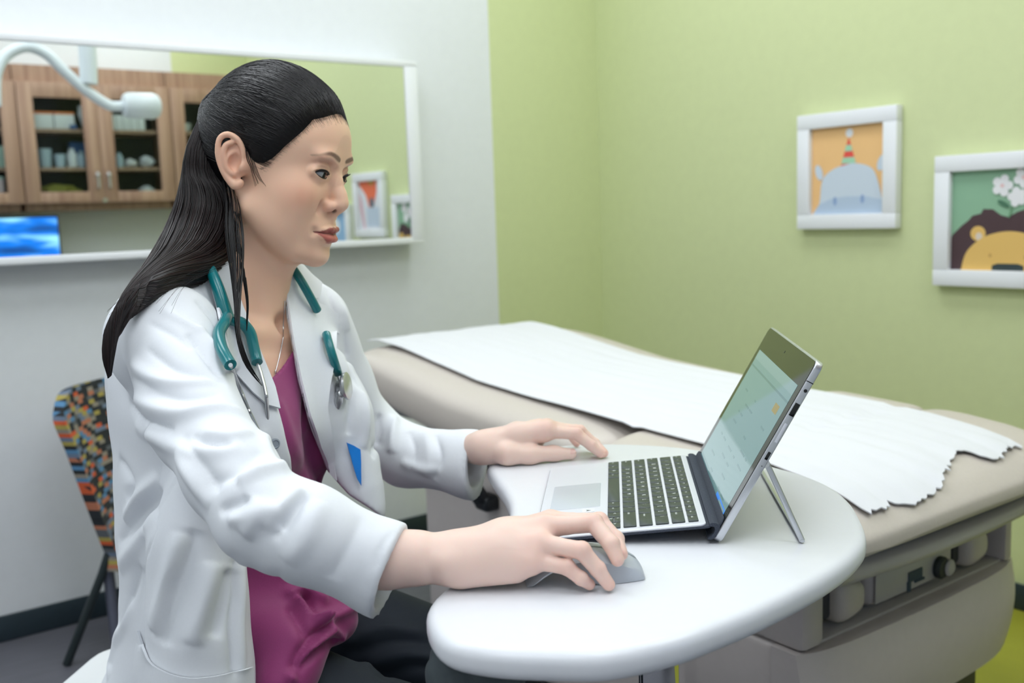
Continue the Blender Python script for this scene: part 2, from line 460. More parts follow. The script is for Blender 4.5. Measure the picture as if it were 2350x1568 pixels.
# ------------------------------------------------------------------ wall cabinets opposite the mirror
m_wood = mat('walnut_laminate', (160, 122, 98), .45)
def wood_grain(m):
    n, l, bb = nodes_of(m); tc = n.new('ShaderNodeTexCoord'); mp = n.new('ShaderNodeMapping'); mp.inputs['Scale'].default_value = (14, 14, .6)
    nz = n.new('ShaderNodeTexNoise'); nz.inputs['Scale'].default_value = 3.; nz.inputs['Detail'].default_value = 5
    rp = n.new('ShaderNodeValToRGB'); rp.color_ramp.elements[0].position = .3; rp.color_ramp.elements[1].position = .72
    rp.color_ramp.elements[0].color = (*lin((150, 114, 96)), 1); rp.color_ramp.elements[1].color = (*lin((192, 158, 134)), 1)
    l.new(tc.outputs['Object'], mp.inputs['Vector']); l.new(mp.outputs['Vector'], nz.inputs['Vector']); l.new(nz.outputs['Fac'], rp.inputs['Fac']); l.new(rp.outputs['Color'], bb.inputs['Base Color'])
wood_grain(m_wood)
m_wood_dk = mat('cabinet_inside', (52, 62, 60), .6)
m_steel = mat('brushed_steel', (205, 206, 208), .3, metal=1.)
m_glass = mat('clear_glass', (235, 245, 240), .02, trans=1.)
n, l, bb = nodes_of(m_glass); tr = n.new('ShaderNodeBsdfTransparent'); gl = n.new('ShaderNodeBsdfGlossy'); mx = n.new('ShaderNodeMixShader'); fr = n.new('ShaderNodeFresnel')
tr.inputs['Color'].default_value = (.95, .98, .965, 1); gl.inputs['Roughness'].default_value = .02; fr.inputs['IOR'].default_value = 1.18
l.new(fr.outputs[0], mx.inputs[0]); l.new(tr.outputs[0], mx.inputs[1]); l.new(gl.outputs[0], mx.inputs[2]); l.new(mx.outputs[0], n['Material Output'].inputs['Surface'])
def cabinet(label, s, w, doors=2):
    """local x to the viewer's right when facing wall C, y into the wall"""
    t = thing('wall_cabinet', label, 'cabinet', group='glass door wall cabinets', M=RT(s, P0, 1.20, R(180)))
    D, H = .315, .80; b = MB()
    zb, zt = .045, .70
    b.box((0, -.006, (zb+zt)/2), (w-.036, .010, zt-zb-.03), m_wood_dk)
    for x in (-w/2+.009, w/2-.009): b.box((x, -D/2+.008, (zb+zt)/2), (.018, D-.02, zt-zb), m_wood, .001)
    b.box((0, -D/2+.008, zb+.009), (w-.03, D-.02, .018), m_wood); b.box((0, -D/2+.008, zt-.009), (w-.03, D-.02, .018), m_wood)
    b.box((0, -D/2+.03, .025), (w-.02, D-.09, .045), m_wood); b.box((0, -D/2+.02, .75), (w-.002, D-.07, .098), m_wood)
    b.build('body', t)
    for z in (.454, .243):
        q = MB(); q.box((0, -D/2+.012, z-.01), (w-.04, D-.03, .018), m_wood); q.build('shelf', t)
    dw = w/doors
    for k in range(doors):
        cx = -w/2+dw*(k+.5); q = MB(); st = .078; dz0, dz1 = .045, .70; y = -D-.002
        for xx, zz, sx, sz in ((cx-dw/2+st/2+.001, (dz0+dz1)/2, st, dz1-dz0), (cx+dw/2-st/2-.001, (dz0+dz1)/2, st, dz1-dz0), (cx, dz0+.03, dw-2*st, .06), (cx, dz1-.041, dw-2*st, .082)):
            q.box((xx, y, zz), (sx, .02, sz), m_wood, .0015)
        d = q.build('door', t)
        q = MB(); q.box((cx, y+.003, (dz0+.06+dz1-.082)/2), (dw-2*st+.01, .004, dz1-dz0-.135), m_glass); g = q.build('glass_pane', d); g['label'] = 'clear glass pane'
        side = 1 if (k == 0 and doors == 2) else -1
        hx = cx+side*(dw/2-.03); q = MB()
        q.tube([(hx, y-.012, .12), (hx, y-.034, .128), (hx, y-.034, .205), (hx, y-.012, .213)], .006, m_steel, 10)
        q.ball((hx, y-.03, .198), .013, m_steel, 12); q.build('handle', d)
        if k == 0 and doors == 2:
            q = MB(); q.tube([(cx+dw/2, y-.006, .055), (cx+dw/2, y-.024, .055)], .011, m_steel, 16); q.build('lock', d)
    return t
cabinet('walnut wall cabinet with two glass doors, middle one in the mirror', -1.03, .82)
cabinet('walnut wall cabinet cut by the left edge of the photo', -1.855, .82)
cabinet('walnut wall cabinet half hidden behind the woman, nearest the green wall', -.315, .60, 2)
# stock on the shelves (s, z of the shelf top)
ZS = {'top': 1.20+.454, 'mid': 1.20+.243, 'low': 1.20+.064}
def stock(name, label, cat, s, lvl, dp, mk, rz=0., group='supplies behind the cabinet glass'):
    t = thing(name, label, cat, group=group, M=RT(s, P0+dp, ZS[lvl], R(180)+rz)); mk(t); return t
m_box = mat('carton_white', (228, 230, 234), .6); m_orange = mat('carton_orange', (226, 130, 70), .6)
m_blue = mat('carton_blue', (58, 100, 160), .5); m_bottle = mat('bottle_white', (226, 231, 238), .4); m_bottle_b = mat('bottle_pale_blue', (186, 206, 222), .35)
m_mint = mat('carton_mint', (188, 216, 205), .6); m_olive = mat('olive_cloth', (140, 138, 60), .9); m_capb = mat('cap_blue', (60, 105, 170), .4)
def k_box(w, d, h, m, band=None):
    def f(t):
        q = MB(); q.box((0, 0, h/2), (w, d, h), m, .003); q.build('carton', t)
        if band: q = MB(); q.box((0, 0, h-.006), (w+.002, d+.002, .014), band, .002); q.build('lid_band', t)
    return f
def k_bottle(r, h, m, cap=None):
    def f(t):
        q = MB(); q.lathe([(r*.9, 0), (r, .006), (r, h*.7), (r*.8, h*.8), (r*.45, h*.86), (r*.45, h*.9)], m, n=20); q.build('bottle_body', t)
        q = MB(); q.lathe([(r*.55, h*.88), (r*.55, h), (r*.45, h)], cap or m, n=16); q.build('cap', t)
    return f
def k_cup(r, h, m):
    def f(t):
        q = MB(); q.lathe([(r*.78, 0), (r, h), (r*.93, h), (r*.72, .006)], m, n=20); q.build('cup_body', t)
    return f
def k_pack(rx, ry, h, m, seed):
    def f(t):
        rr = random.Random(seed); bm = bmesh.new(); bmesh.ops.create_icosphere(bm, subdivisions=3, radius=1)
        for v in bm.verts:
            q = 1+.16*math.sin(5*v.co.x+seed)*math.cos(6*v.co.z+seed)+rr.uniform(-.03, .03)
            v.co = Vector((v.co.x*rx*q, v.co.y*ry*q, max(-.98, v.co.z*q)*h/2+h/2))
        q = MB(); q.bmesh(bm, m); q.build('wrapping', t)
    return f
stock('supply_box', 'white carton with orange lid band, left on the upper shelf', 'box', -1.305, 'top', .19, k_box(.105, .16, .092, m_box, m_orange))
stock('supply_box', 'white carton with orange lid band beside the leaning bottle', 'box', -1.194, 'top', .19, k_box(.105, .16, .092, m_box, m_orange))
tt = stock('squeeze_bottle', 'pale bottle leaning against the white cartons on the upper shelf', 'bottle', -1.075, 'top', .265, k_bottle(.022, .13, m_bottle))
tt.matrix_world = tt.matrix_world @ Matrix.Rotation(R(14), 4, 'Y') @ Matrix.Translation((0, 0, .004))
stock('small_box', 'tiny blue and white box at the foot of the leaning bottle', 'box', -1.155, 'top', .285, k_box(.03, .03, .022, m_blue))
stock('paper_cup', 'pale grey cup at the left end of the middle shelf', 'cup', -1.30, 'mid', .2, k_cup(.04, .105, m_bottle_b))
stock('paper_cup', 'short grey cup between the tall cup and white bottle', 'cup', -1.225, 'mid', .22, k_cup(.03, .075, m_bottle_b))
stock('spray_bottle', 'bright white bottle on the middle shelf, left cabinet door', 'bottle', -1.165, 'mid', .24, k_bottle(.027, .105, m_bottle))
stock('spray_bottle', 'pale blue bottle between the white bottle and blue box', 'bottle', -1.115, 'mid', .24, k_bottle(.02, .092, m_bottle_b))
stock('supply_box', 'small dark blue box at the right end of the middle shelf', 'box', -1.068, 'mid', .25, k_box(.04, .05, .07, m_blue))
stock('supply_box', 'tall blue box at the back of the middle shelf', 'box', -1.105, 'mid', .12, k_box(.09, .08, .15, m_blue))
stock('cloth_bag', 'folded olive green bag on the bottom shelf', 'bag', -1.235, 'low', .19, k_pack(.115, .09, .09, m_olive, 3))
stock('small_box', 'small pale packet in front of the olive bag', 'packet', -1.285, 'low', .285, k_pack(.03, .015, .02, m_box, 8))
for k in range(5):
    stock('supply_box', ['first', 'second', 'third', 'fourth', 'fifth'][k]+' slim white carton from the left in the row behind the lamp head', 'box', -.945+.042*k, 'top', .22, k_box(.04, .12, .085, m_box))
stock('spray_bottle', 'white pump bottle standing alone on the right door shelf', 'bottle', -.905, 'mid', .23, k_bottle(.022, .085, m_bottle_b))
stock('gauze_pack', 'crumpled white pack beside the pump bottle', 'packet', -.842, 'mid', .23, k_pack(.036, .036, .05, m_box, 4))
stock('gauze_pack', 'larger crumpled white pack at the end of the right door shelf', 'packet', -.745, 'mid', .22, k_pack(.042, .045, .07, m_bottle, 6))
stock('gauze_roll', 'round white roll on the bottom shelf of the right door', 'roll', -.765, 'low', .23, k_pack(.048, .05, .075, m_bottle, 2))
stock('kidney_dish', 'white bowl on the upper shelf beside the woman\'s hair', 'bowl', -.515, 'top', .2, k_cup(.055, .05, m_bottle))
stock('gauze_pack', 'cream pack on the middle shelf beside the woman\'s hair', 'packet', -.53, 'mid', .22, k_pack(.045, .04, .055, m_box, 5))
stock('supply_box', 'mint and white carton at the left edge of the photo', 'box', -1.57, 'mid', .2, k_box(.12, .12, .115, m_mint))
stock('paper_cup', 'pale blue cup high at the left edge of the photo', 'cup', -1.56, 'top', .2, k_cup(.045, .12, m_bottle_b))
stock('supply_box', 'pink and mint carton on the bottom shelf at the left edge', 'box', -1.585, 'low', .2, k_box(.11, .12, .13, mat('carton_pink', (226, 208, 212), .6), m_mint))
stock('gauze_pack', 'small lilac packet on the bottom shelf at the left edge', 'packet', -1.485, 'low', .275, k_pack(.026, .026, .05, mat('wrap_lilac', (205, 205, 222), .5), 9))

# ------------------------------------------------------------------ monitor under the cabinets
t = thing('computer_monitor', 'flat monitor with a bright blue screen under the cabinets', 'monitor', M=RT(-1.53, -3.30, .87, R(180)))
m_blk = mat('black_plastic', (26, 30, 34), .4)
b = MB(); b.box((0, .012, .155), (.52, .03, .31), m_blk, .006); b.build('housing', t)
m_scr = bpy.data.materials.new('blue_screen'); m_scr.use_nodes = True
n, l, bb = nodes_of(m_scr)
bb.inputs['Base Color'].default_value = (.005, .01, .02, 1); bb.inputs['Roughness'].default_value = .2
tc = n.new('ShaderNodeTexCoord'); mp = n.new('ShaderNodeMapping'); mp.inputs['Scale'].default_value = (2.2, 1, 9); nz = n.new('ShaderNodeTexNoise'); nz.inputs['Scale'].default_value = 1.3; nz.inputs['Detail'].default_value = 2
rp = n.new('ShaderNodeValToRGB'); e = rp.color_ramp.elements; e[0].position = .36; e[0].color = (*lin((0, 62, 130)), 1); e[1].position = .66; e[1].color = (*lin((150, 222, 250)), 1)
q = e.new(.5); q.color = (*lin((0, 110, 215)), 1)
l.new(tc.outputs['Object'], mp.inputs['Vector']); l.new(mp.outputs['Vector'], nz.inputs['Vector']); l.new(nz.outputs['Fac'], rp.inputs['Fac']); l.new(rp.outputs['Color'], bb.inputs['Emission Color']); bb.inputs['Emission Strength'].default_value = 1.3
b = MB(); b.box((0, -.0035, .155), (.498, .002, .288), m_scr); b.build('screen', t)
b = MB(); b.box((0, .14, .16), (.08, .24, .06), m_blk, .004); b.box((0, .256, .16), (.16, .012, .16), m_blk, .003); b.build('wall_bracket', t)

# ------------------------------------------------------------------ examination lamp on its ceiling arm (seen in the mirror)
t = thing('examination_lamp', 'white examination lamp on a bent ceiling arm, seen in the mirror', 'lamp', M=RT(-1.475, -1.6, 1.6))
m_lamp = mat('lamp_white', (226, 234, 238), .35)
b = MB(); b.tube([(-.006, 0, .08), (0, 0, .25), (0, 0, 1.10)], .034, m_lamp, 20); b.build('ceiling_post', t)
b = MB(); b.lathe([(.10, 1.115), (.09, 1.07), (.04, 1.06)], m_lamp, n=28); b.build('ceiling_plate', t)
pts = spline([(-.36, .02, -.02), (-.345, .01, .10), (-.30, 0, .175), (-.228, 0, .21), (-.16, 0, .19), (-.10, 0, .13), (-.02, 0, .055), (.06, 0, 0), (.10, 0, -.006), (.15, 0, .0)], 7)
b = MB(); b.tube(pts, .021, m_lamp, 16); b.build('arm', t)
b = MB(); Mx = Matrix.Rotation(R(90), 4, 'Y')
b.lathe([(.024, .12), (.044, .125), (.052, .14), (.054, .24), (.046, .262), (.03, .266)], m_lamp, n=28, M=Mx); h = b.build('lamp_head', t)
b = MB(); b.lathe([(.038, .262), (.036, .269), (.01, .27)], mat('lamp_lens', (235, 240, 245), .15), n=24, M=Mx); b.build('lens', h)
# ================================================================== EXAMINATION TABLE (room frame, x = s, y = p)
m_uph = add_noise(mat('beige_vinyl', (206, 197, 187), .42), 180, .02, .08)
m_paper = add_noise(mat('exam_paper', (228, 229, 233), .75), 25, .01, .25, stretch=(1, .25, 1), dist=.004)
m_bodyp = add_noise(mat('table_base_beige', (198, 190, 186), .45), 60, .015)
m_lip = mat('table_lip_grey', (188, 184, 180), .4)
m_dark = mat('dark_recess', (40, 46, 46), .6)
m_kick = mat('table_kick_dark', (62, 62, 64), .6)
EX = thing('examination_table', 'beige padded examination table behind the desk along the green wall', 'examination table', M=ROOM)
ZP = [(.56, .755), (.60, .778), (.66, .785), (.77, .776), (.88, .762), (.985, .747), (1.1, .731), (1.32, .717), (1.63, .704), (1.8, .697), (1.9, .691), (1.98, .681), (2.04, .667), (2.08, .650), (2.11, .63), (2.135, .60)]
def ztop(p): return float(np.interp(-p, [q[0] for q in ZP], [q[1] for q in ZP]))
def cushion(name, p0, p1, a, bth, ex=.5, endk=6, lab=None, zbot=None):
    b0 = bth
    V = []; F = []; nu, ns = 48, 40; tau = np.sin(np.linspace(-math.pi/2, math.pi/2, ns))
    for k, t in enumerate(tau):
        p = (p0+p1)/2+(p1-p0)/2*t; q = max(.02, (1-abs(t)**endk)**(1/endk))
        sc = max(.02, (1-abs(t)**(endk*1.6))**(1/(endk*1.6)))
        bth = b0 if zbot is None else max(.017, min(b0, (ztop(p)-zbot)/2)); zc = ztop(p)-bth
        for j in range(nu):
            A = 2*math.pi*j/nu; c, sn = math.cos(A), math.sin(A)
            x = a*sc*math.copysign(abs(c)**ex, c); z = bth*q*math.copysign(abs(sn)**(ex*1.25), sn)
            V.append((-1.09+x, p, zc+z))
    for i in range(ns-1):
        for j in range(nu):
            F.append((i*nu+j, i*nu+(j+1) % nu, (i+1)*nu+(j+1) % nu, (i+1)*nu+j))
    F.append(tuple(range(nu-1, -1, -1))); F.append(tuple((ns-1)*nu+j for j in range(nu)))
    o = mesh_obj(name, V, F, m_uph, EX)
    if lab: o['label'] = lab
    return o
cushion('back_cushion', -1.60, -.60, .365, .070, .42, 5, 'raised beige head cushion')
cushion('seat_cushion', -1.818, -1.605, .358, .055, .35, 9)
cushion('foot_cushion', -2.112, -1.822, .362, .046, .35, 7, None, .608)
TEAR = [(-1.36, -2.083), (-1.337, -2.087), (-1.29, -2.085), (-1.259, -2.091), (-1.253, -2.097), (-1.227, -2.096), (-1.186, -2.09), (-1.155, -2.085), (-1.124, -2.068), (-1.052, -2.041), (-1.03, -2.037), (-1.019, -2.034), (-1.0, -2.04), (-.99, -2.055), (-.975, -2.072), (-.942, -2.068), (-.90, -2.057), (-.86, -2.06)]
def paper_sheet():
    V = []; F = []; ns, nt = 70, 60
    ss = np.linspace(-1.36, -.86, ns); rr = np.random.default_rng(3)
    edge = np.interp(ss, [t[0] for t in TEAR], [t[1] for t in TEAR])+rr.normal(0, .0025, ns)
    for layer, dz in ((0, .0055), (1, .0035)):
        for i, s in enumerate(ss):
            for k in range(nt):
                f = k/(nt-1); p = -.60+(edge[i]+.60)*f
                w = .0018*math.sin(s*37+p*6)*math.sin(p*9+s*5)+.0012*math.sin(s*70+p*3)
                lift = .004*max(0, (f-.94)/.06)*(.5+.5*math.sin(s*60))
                V.append((s, p, ztop(p)+dz+abs(w)+lift-.009*math.exp(-((p+1.82)/.007)**2)-(.004 if abs(p+1.6) < .01 else 0)))
    n1 = ns*nt
    for i in range(ns-1):
        for k in range(nt-1):
            a = i*nt+k; q = (a, a+nt, a+nt+1, a+1)
            F.append(q[::-1]); F.append(tuple(n1+z for z in q))
    bd = [(i*nt, (i+1)*nt) for i in range(ns-1)]+[((ns-1)*nt+k, (ns-1)*nt+k+1) for k in range(nt-1)]+[((i+1)*nt+nt-1, i*nt+nt-1) for i in range(ns-1)]+[(k+1, k) for k in range(nt-1)]
    for a, b in bd: F.append((a, b, n1+b, n1+a))
    o = mesh_obj('exam_paper', V, F, m_paper)
    bm = bmesh.new(); bm.from_mesh(o.data); bmesh.ops.recalc_face_normals(bm, faces=bm.faces); bm.to_mesh(o.data); bm.free()
    o.matrix_world = ROOM; sharp(o, 40)
    tag(o, 'white exam table paper with a ragged torn end over the cushions', 'paper')
paper_sheet()
b = MB(); b.box((-1.075, -1.35, .33), (.63, .92, .42), m_bodyp, .03, 4); b.box((-1.075, -1.86, .337), (.63, .24, .155), m_bodyp, .012, 3); b.build('base', EX)
b = MB(); b.box((-1.075, -1.42, .06), (.54, 1.0, .12), m_kick, .01); b.build('kick_plinth', EX)
b = MB(); b.box((-1.075, -1.42, .575), (.60, 1.05, .06), m_kick, .01); b.build('seat_frame', EX)
# foot end: opening with controls, lip and drawer
b = MB()
b.box((-1.362, -1.90, .478), (.056, .20, .125), m_bodyp, .012); b.box((-.772, -1.90, .478), (.026, .20, .125), m_bodyp, .008)
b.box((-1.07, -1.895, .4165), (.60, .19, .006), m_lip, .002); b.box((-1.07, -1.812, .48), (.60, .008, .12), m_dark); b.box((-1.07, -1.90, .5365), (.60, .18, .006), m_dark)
b.build('foot_opening', EX)
V = []; F = []                                        # wavy moulded lip above the opening
prof = [(-1.93, .578), (-2.055, .577), (-2.076, .571), (-2.080, .558), (-2.072, .546), (-2.045, .541), (-1.96, .541), (-1.93, .548)]
for i, s in enumerate(np.linspace(-1.40, -.745, 30)):
    wv = .014*math.sin((s+1.40)/.655*math.pi*1.1+.4)-.012*(s+.745)/(-.655)
    for p, z in prof: V.append((s, p-.012*math.sin((s+1.4)/.655*math.pi), z-wv*.35))
for i in range(29):
    for j in range(len(prof)):
        k = len(prof); F.append((i*k+j, i*k+(j+1) % k, (i+1)*k+(j+1) % k, (i+1)*k+j))
F.append(tuple(range(len(prof)))); F.append(tuple(29*len(prof)+j for j in range(len(prof)-1, -1, -1)))
mesh_obj('moulded_lip', V, F, m_lip, EX)
b = MB(); b.box((-1.075, -1.985, .5875), (.66, .19, .015), m_uph, .007); b.build('step_pad', EX)
b = MB(); b.box((-1.055, -1.955, .462), (.262, .05, .080), m_bodyp, .024, 5)
b.build('control_panel', EX)['label'] = 'grey-beige control panel with a round button'
b = MB(); b.box((-1.075, -1.981, .458), (.20, .003, .05), m_lip, .001); b.build('panel_plate', EX)
b = MB(); Mx = Matrix.Rotation(R(90), 4, 'X')
b.lathe([(.0, 0), (.020, .001), (.020, .010), (.016, .014)], m_dark, (-.985, -1.980, .452), 24, Mx); b.build('knob_ring', EX)
b = MB(); b.lathe([(.0, 0), (.015, .001), (.015, .014), (.011, .017)], m_lip, (-.970, -1.982, .450), 24, Mx); b.build('round_button', EX)
b = MB(); m_logo = mat('label_navy', (34, 58, 84), .5)
for c, sz in (((-1.060, -1.9835, .456), (.042, .002, .018)), ((-1.079, -1.9835, .440), (.010, .002, .018)), ((-1.047, -1.9835, .444), (.030, .002, .004))): b.box(c, sz, m_logo)
b.build('navy_label', EX)
for x in (-1.245, -.86):
    b = MB(); bm = bmesh.new(); bmesh.ops.create_uvsphere(bm, u_segments=24, v_segments=16, radius=1)
    for v in bm.verts:
        q = [math.copysign(abs(k)**.6, k) for k in v.co]; v.co = Vector((q[0]*.038, q[1]*.036, q[2]*.034*(1-.25*q[0])))
    b.bmesh(bm, m_uph, Matrix.Translation((x, -1.958, .462))); o = b.build('stirrup_cap', EX)
    b = MB(); b.box((x-.041, -1.93, .46), (.026, .08, .055), m_kick, .01); b.build('stirrup_arm', o)
V = []; F = []                                        # bowed drawer front
dz = np.linspace(0, 1, 14); dsn = np.linspace(-1, 1, 24)
for s_ in dsn:
    for t in dz:
        z = .25+.165*t; bow = .009*(1-s_**2)+.010*math.sin(t*math.pi)-.02*(abs(s_)**8)
        V.append((-1.072+.325*s_*(1-.05*(1-t)**3), -2.012-bow, z+(.012*abs(s_)**6*(1-t))))
nv = len(V)
for v in V[:nv]: F
V += [(v[0], -1.945, v[2]) for v in V[:nv]]
m_ = len(dz)
for i in range(len(dsn)-1):
    for j in range(m_-1):
        a = i*m_+j; F.append((a, a+m_, a+m_+1, a+1)); F.append((nv+a, nv+a+1, nv+a+m_+1, nv+a+m_))
for i in range(len(dsn)-1):
    for j in (0, m_-1):
        a = i*m_+j; q = (a, a+m_, nv+a+m_, nv+a); F.append(q if j else q[::-1])
for j in range(m_-1):
    for i in (0, len(dsn)-1):
        a = i*m_+j; q = (a, a+1, nv+a+1, nv+a); F.append(q if i else q[::-1])
o = mesh_obj('drawer_front', V, F, m_bodyp, EX)
bm = bmesh.new(); bm.from_mesh(o.data); bmesh.ops.recalc_face_normals(bm, faces=bm.faces); bm.to_mesh(o.data); bm.free(); sharp(o, 50)
b = MB(); b.box((-1.075, -1.88, .20), (.56, .16, .11), m_kick, .015); b.build('toe_recess', EX)
# mechanism under the head section
m_mech = mat('mechanism_grey', (120, 122, 126), .5)
b = MB(); b.box((-1.20, -.86, .635), (.36, .30, .06), m_mech, .02); b.build('head_bracket', EX)
b = MB(); b.tube([(-1.42, -.90, .58), (-1.43, -.94, .60), (-1.43, -1.02, .605), (-1.43, -1.06, .585)], [.014, .02, .02, .012], m_white, 14, flat=.6); b.build('release_lever', EX)
b = MB(); b.box((-1.405, -1.19, .485), (.04, .05, .035), m_blk, .01, 3); b.tube([(-1.42, -1.19, .495), (-1.435, -1.19, .52), (-1.44, -1.19, .548)], [.019, .018, .012], m_blk, 16); b.build('side_lever', EX)['label'] = 'black lever on the side of the base'
b = MB(); b.box((-.70, -2.0, .62), (.02, .03, .03), m_lip, .006); b.tube([(-.70, -2.02, .62), (-.70, -2.03, .58), (-.69, -2.025, .545)], .007, m_blk, 10); b.build('paper_clip', EX)

# ================================================================== DESK (white bean-shaped top on a chrome column)
ZT = .7525
m_desk = add_noise(mat('desk_white', (230, 232, 237), .3), 90, .006)
m_chrome = mat('chrome', (225, 226, 228), .06, metal=1.)
DK = thing('side_desk', 'white bean-shaped desk on a chrome column in the foreground', 'desk', M=Matrix.Translation((.143, 1.0, 0)))
out = [(-.040, 1.377), (-.034, 1.315), (-.018, 1.235), (-.010, 1.165), (-.014, 1.09), (-.030, 1.01), (-.056, .94), (-.080, .885), (-.084, .838), (-.066, .786), (-.028, .762), (.02, .752), (.069, .749), (.124, .770), (.165, .797), (.21, .831), (.262, .877), (.30, .915), (.337, .96), (.365, 1.01), (.384, 1.088), (.392, 1.16), (.383, 1.227), (.351, 1.293), (.312, 1.35), (.263, 1.41), (.203, 1.447), (.129, 1.466), (.05, 1.460), (-.015, 1.43)]
outl = [(x-.143, y-1.0) for x, y in spline(out, 5, True)]
b = MB(); b.prism(outl, ZT-.027, ZT, m_desk, .0105, 5); o = b.build('tabletop', DK, auto=60)
b = MB(); b.lathe([(.0215, .03), (.0215, ZT-.032)], m_chrome, n=40); b.build('column', DK)
b = MB(); b.lathe([(.075, ZT-.034), (.075, ZT-.0275)], m_chrome, n=40); b.build('top_plate', DK)
b = MB(); b.lathe([(.20, .002), (.20, .014), (.19, .02), (.03, .034), (.024, .05)], mat('base_grey', (150, 152, 156), .4), n=48); b.build('foot_plate', DK)

# ================================================================== DETACHABLE LAPTOP
eL = np.array([.1036, .9946, 0]); nhL = np.array([.9946, -.1036, 0]); BRL = np.array([.2008, .9944, ZT+.0043])
ML = Matrix(((nhL[0], eL[0], 0, BRL[0]), (nhL[1], eL[1], 0, BRL[1]), (0, 0, 1, BRL[2]), (0, 0, 0, 1)))
LP = thing('tablet_laptop', 'open silver tablet laptop with a detachable black-key keyboard on the desk', 'laptop', M=ML)
m_alu = add_noise(mat('aluminium_silver', (205, 208, 213), .32, metal=.85), 400, .015)
m_alu_l = mat('aluminium_light', (222, 224, 230), .5, metal=.2)
m_bez = mat('screen_bezel', (10, 12, 13), .03, spec=.6)
m_key = mat('key_black', (62, 70, 70), .38)
m_leg = mat('key_legend', (225, 230, 228), .5, emit=(225, 230, 228), estr=.25)
m_fab = add_noise(mat('fabric_slate', (56, 62, 74), .85), 900, .35, .3, dist=.0008)
TL = R(29.24)
# tablet frame: X = right (towards the viewer of the screen: local -y), here x' = e (0..0.3), y' = up the screen, z' = out of the screen
MT = Matrix(((0, math.sin(TL), -math.cos(TL), 0), (1, 0, 0, 0), (0, math.cos(TL), math.sin(TL), 0), (0, 0, 0, 1)))
WT, HT, DT = .300, .2135, .0082
b = MB()
def rrect(x0, x1, y0, y1, r, n=5):
    q = []
    for cx, cy, a0 in ((x1-r, y1-r, 0), (x0+r, y1-r, 90), (x0+r, y0+r, 180), (x1-r, y0+r, 270)):
        for k in range(n+1):
            A = R(a0+90*k/n); q.append((cx+r*math.cos(A), cy+r*math.sin(A)))
    return q
b.prism(rrect(0, WT, 0, HT, .009), -DT, -.0004, m_alu, .0012, 3, MT); tb = b.build('tablet_housing', LP)
b = MB(); b.prism(rrect(.0016, WT-.0016, .0016, HT-.0016, .008), -.0006, .0002, m_bez, M=MT); b.build('screen_glass', LP)
# display picture: pale window with faint text, taskbar; emissive under a glossy skin
def screen_mat(name, col, strength):
    m = mat(name, (6, 8, 8), .03, spec=.6, emit=col, estr=strength); return m
s_bg = screen_mat('display_page', (150, 196, 200), .36); s_tx = screen_mat('display_text', (124, 170, 176), .36); s_yl = screen_mat('display_note', (196, 176, 96), .36)
s_bl = screen_mat('display_taskbar_blue', (60, 130, 220), .8); s_wh = screen_mat('display_window', (170, 210, 214), .36)
b = MB(); sx0, sx1, sy0, sy1 = .018, WT-.018, .021, HT-.032
def srect(x0, x1, y0, y1, m, z):
    b.raw([MT @ Vector((x, y, z)) for x, y in ((x0, y0), (x1, y0), (x1, y1), (x0, y1))], [(0, 1, 2, 3)], m)
srect(sx0, sx1, sy0, sy1, s_bg, .00035)
srect(sx0, sx1, sy1-.012, sy1, s_wh, .00045); srect(sx0, sx1, sy1-.022, sy1-.0195, s_tx, .00045)
srect(sx0+.02, sx0+.045, sy1-.040, sy1-.030, s_yl, .00045)
rr = random.Random(5)
for r_ in range(9):
    y = sy1-.05-.0125*r_
    x = sx0+.03
    while x < sx1-.05:
        w_ = rr.uniform(.008, .03)
        if rr.random() < .5: srect(x, x+w_, y, y+.0022, s_tx, .00045)
        x += w_+rr.uniform(.006, .03)
srect(sx0, sx0+.075, sy0, sy0+.009, s_bl, .00045); srect(sx0+.075, sx1, sy0, sy0+.009, s_tx, .00045); srect(sx0+.004, sx0+.05, sy0+.002, sy0+.007, s_wh, .0005)
b.build('display', LP, smooth=False, auto=None)
b = MB(); b.lathe([(.0016, 0), (.0016, .0003)], mat('lens_dark', (30, 40, 60), .05), tuple(MT @ Vector((WT/2, HT-.014, .0002))), 14, MT.to_3x3().to_4x4()); b.build('camera_lens', LP)
# ports on the near short edge (x' = 0)
def port(name, y0, y1, zc, th, round_=False, m=None):
    q = MB()
    if round_:
        q.lathe([(0, 0), ((y1-y0)/2, 0), ((y1-y0)/2, .0004)], m or m_bez, tuple(MT @ Vector((0, (y0+y1)/2, zc))), 20, MT.to_3x3().to_4x4() @ Matrix.Rotation(R(-90), 4, 'Y'))
    else:
        q.box((0, (y0+y1)/2, zc), (.0008, y1-y0, th), m or m_bez, .00035, 2, MT)
    return q.build(name, tb)
zc = -.0047
port('headphone_jack', .1795, .1832, zc, .004, True); port('usb_port', .152, .1665, zc, .0052)
port('microphone_slot', .121, .143, zc, .003, m=m_alu_l); port('charging_port', .1005, .1095, zc, .0032); port('reset_hole', .0925, .0935, zc, .001, True); port('antenna_break', .1905, .1915, -.0043, .0078)
# U-shaped kickstand
b = MB(); px, pz = .0548, .0812; fx, fz = .0905, -.0012
for y in (.004, .296): b.tube([(px, y, pz), (fx, y, fz)], .0030, m_alu, 8, flat=.5, up=(0, 1, 0))
b.tube([(fx, .002, fz), (fx, .298, fz)], .0026, m_alu, 8, flat=.6); b.build('kickstand', LP)
b = MB()
for y in (.001, .293):
    b = MB(); b.tube([(px-.002, y, pz), (px-.002, y+.006, pz)], .0048, m_chrome, 18); b.build('kickstand_hinge', LP)
